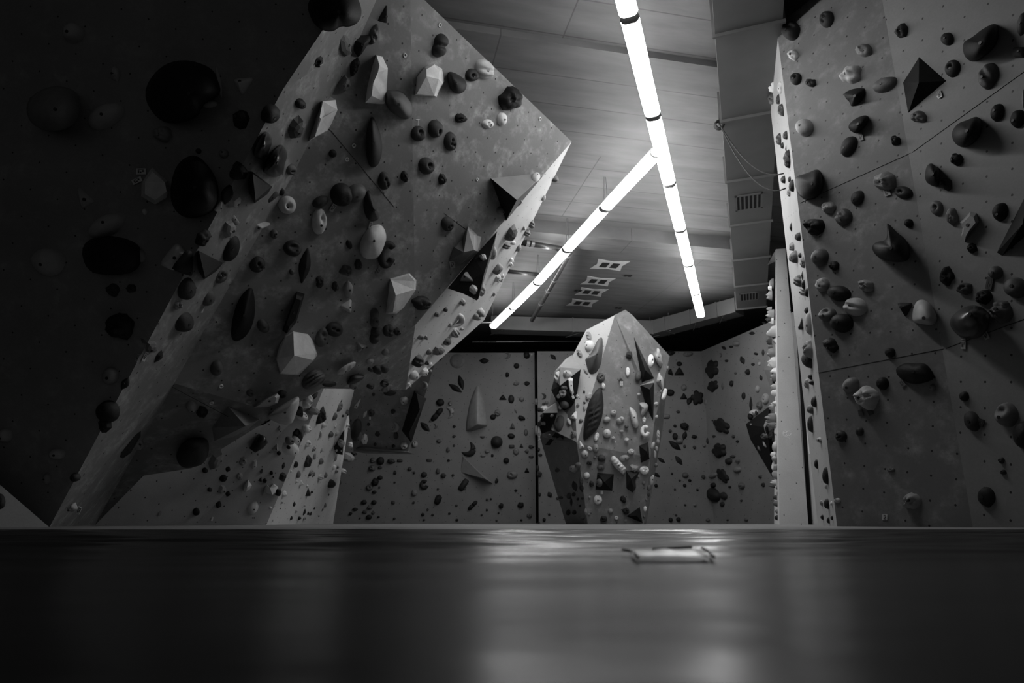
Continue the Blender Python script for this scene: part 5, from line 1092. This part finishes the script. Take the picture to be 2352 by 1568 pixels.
# joins of chalk, poster and number card
def stroke(pts, pl, r, mat, name, parent):
    vs, fs = tube_vf([on_plane(x, y, pl, .001) for x, y in pts], r, 5); return mesh_obj(name, vs, fs, mat, parent)
m_chalk = plain('chalk_white', .75, .9)
o = empty('chalk_letter', on_plane(960, 280, PD)); tag(o, 'chalk letter T drawn above a dark pocket hold near the crease', 'chalk mark')
stroke([(955, 275), (964, 275)], PD, .004, m_chalk, 'chalk_stroke', o); stroke([(959.5, 275), (959.5, 289)], PD, .004, m_chalk, 'chalk_stroke', o)
o = empty('chalk_scribble', on_plane(1805, 997, PW)); tag(o, 'looped chalk scribble on the front of the pale tower', 'chalk mark')
for cx, cy, rx, ry in ((1804, 996, 6, 6.5), (1811, 995, 5.5, 5.5), (1803, 996.5, 3.5, 3.5)):
    stroke([(cx + rx * math.cos(a), cy + ry * math.sin(a)) for a in [i * math.pi / 8 for i in range(15)]], PW, .004, m_chalk, 'chalk_stroke', o)
stroke([(1808, 1005), (1813, 1006), (1814, 1011)], PW, .004, m_chalk, 'chalk_stroke', o); stroke([(1804, 1014), (1807, 1016)], PW, .004, m_chalk, 'chalk_stroke', o)
def card(name, quad, pl, mat, label, cat):
    n = pl[1]; vs = [on_plane(x, y, pl, h) for h in (.002, .006) for x, y in quad]
    o = mesh_obj(name, vs, [[4, 5, 6, 7], [0, 1, 5, 4], [1, 2, 6, 5], [2, 3, 7, 6], [3, 0, 4, 7]], mat); return tag(o, label, cat)
o = card('number_card', [(2026, 1181), (2038, 1181), (2038, 1194), (2026, 1194)], PR1, plain('card_grey', .55, .5), 'small pale card reading 2 near the floor on the dark right wall', 'number card')
stroke([(2029.5, 1184.5), (2031.5, 1183), (2034, 1183.5), (2034.5, 1186), (2029.5, 1191.5), (2035, 1191.5)], (PR1[0] + PR1[1] * .006, PR1[1]), .0025, plain('tag_ink', .05, .6), 'digit', o)
o = card('poster', [(1847, 925), (1880, 925), (1884, 1042), (1858, 1042)], PS, plain('poster_white', .8, .4, var=.03), 'narrow white poster half hidden behind the right wall edge', 'poster')
for pts_ in ([(1867, 985 + 0), (1871, 990), (1867, 996), (1863, 990), (1867, 985)], [(1866, 1002), (1868, 1030)], [(1871, 1002), (1873, 1030)], [(1876, 1002), (1878, 1030)], [(1866, 1034), (1872, 1038)]):
    stroke(pts_, (PS[0] + PS[1] * .006, PS[1]), .006, plain('tag_ink', .05, .6), 'printed_mark', o)
# ================================================================ LABELS: each hold told apart by size, tone, shape and a named neighbour
TONE = ['black', 'black', 'dark grey', 'dark grey', 'grey', 'grey', 'pale grey', 'pale grey', 'white', 'white']
def size_word(s): return 'tiny' if s < .06 else 'small' if s < .12 else 'medium' if s < .22 else 'large'
def rel_word(dx, dy):
    a = math.degrees(math.atan2(-dy, dx)) % 360
    return ['right of', 'above right of', 'above', 'above left of', 'left of', 'below left of', 'below', 'below right of'][int((a + 22.5) // 45) % 8]
NEAR = {'V': 'CV', 'C': 'CV', 'J': 'JGI', 'I': 'IJG', 'G': 'GJ', 'W': 'WM', 'M': 'M', 'K': 'KL', 'L': 'LK', 'B': 'BC', 'P': 'PQNT', 'Q': 'QPN', 'N': 'NP', 'T': 'TP'}
marks = [i for i in ITEMS if i['nick']]
buckets = {}
for it in ITEMS:
    it['cat'] = it['cat'] or ('route tag' if it['typ'] == 'g' else 'washer' if it['typ'] == 'w' else 'climbing hold')
    it['group'] = ('route tags on the ' if it['typ'] == 'g' else 'white washers on the ' if it['typ'] == 'w' else 'climbing holds on the ') + PHRASE(it['wall'])
    if it['label']: continue
    desc = 'small white washer ring' if it['typ'] == 'w' else (('white' if it['tone'] > 6 else 'dark' if it['tone'] < 4 else 'pale') + ' route tag') if it['typ'] == 'g' else '%s %s %s hold' % (size_word(it['size']), TONE[it['tone']], WORD[it['typ']])
    cand = [m for m in marks if m is not it and m['wall'] in NEAR.get(it['wall'], it['wall'])] or [m for m in marks if m is not it]
    m = min(cand, key=lambda m: (m['px'] - it['px']) ** 2 + (m['py'] - it['py']) ** 2)
    it['d'] = math.hypot(m['px'] - it['px'], m['py'] - it['py'])
    buckets.setdefault('%s %s the %s' % (desc, rel_word(it['px'] - m['px'], it['py'] - m['py']), m['nick']), []).append(it)
for k, L in buckets.items():
    L.sort(key=lambda i: i['d'])
    for j, it in enumerate(L):
        it['label'] = k if len(L) == 1 else ('closest ' if j == 0 else NTH[j] + ' closest ') + k
for it in ITEMS:
    q = it['label'].split()
    if len(q) > 16: it['label'] = ' '.join(x for x in q if x not in ('tiny', 'small', 'medium', 'large'))
for it in ITEMS: tag(it['o'], it['label'], it['cat'], it['group'])
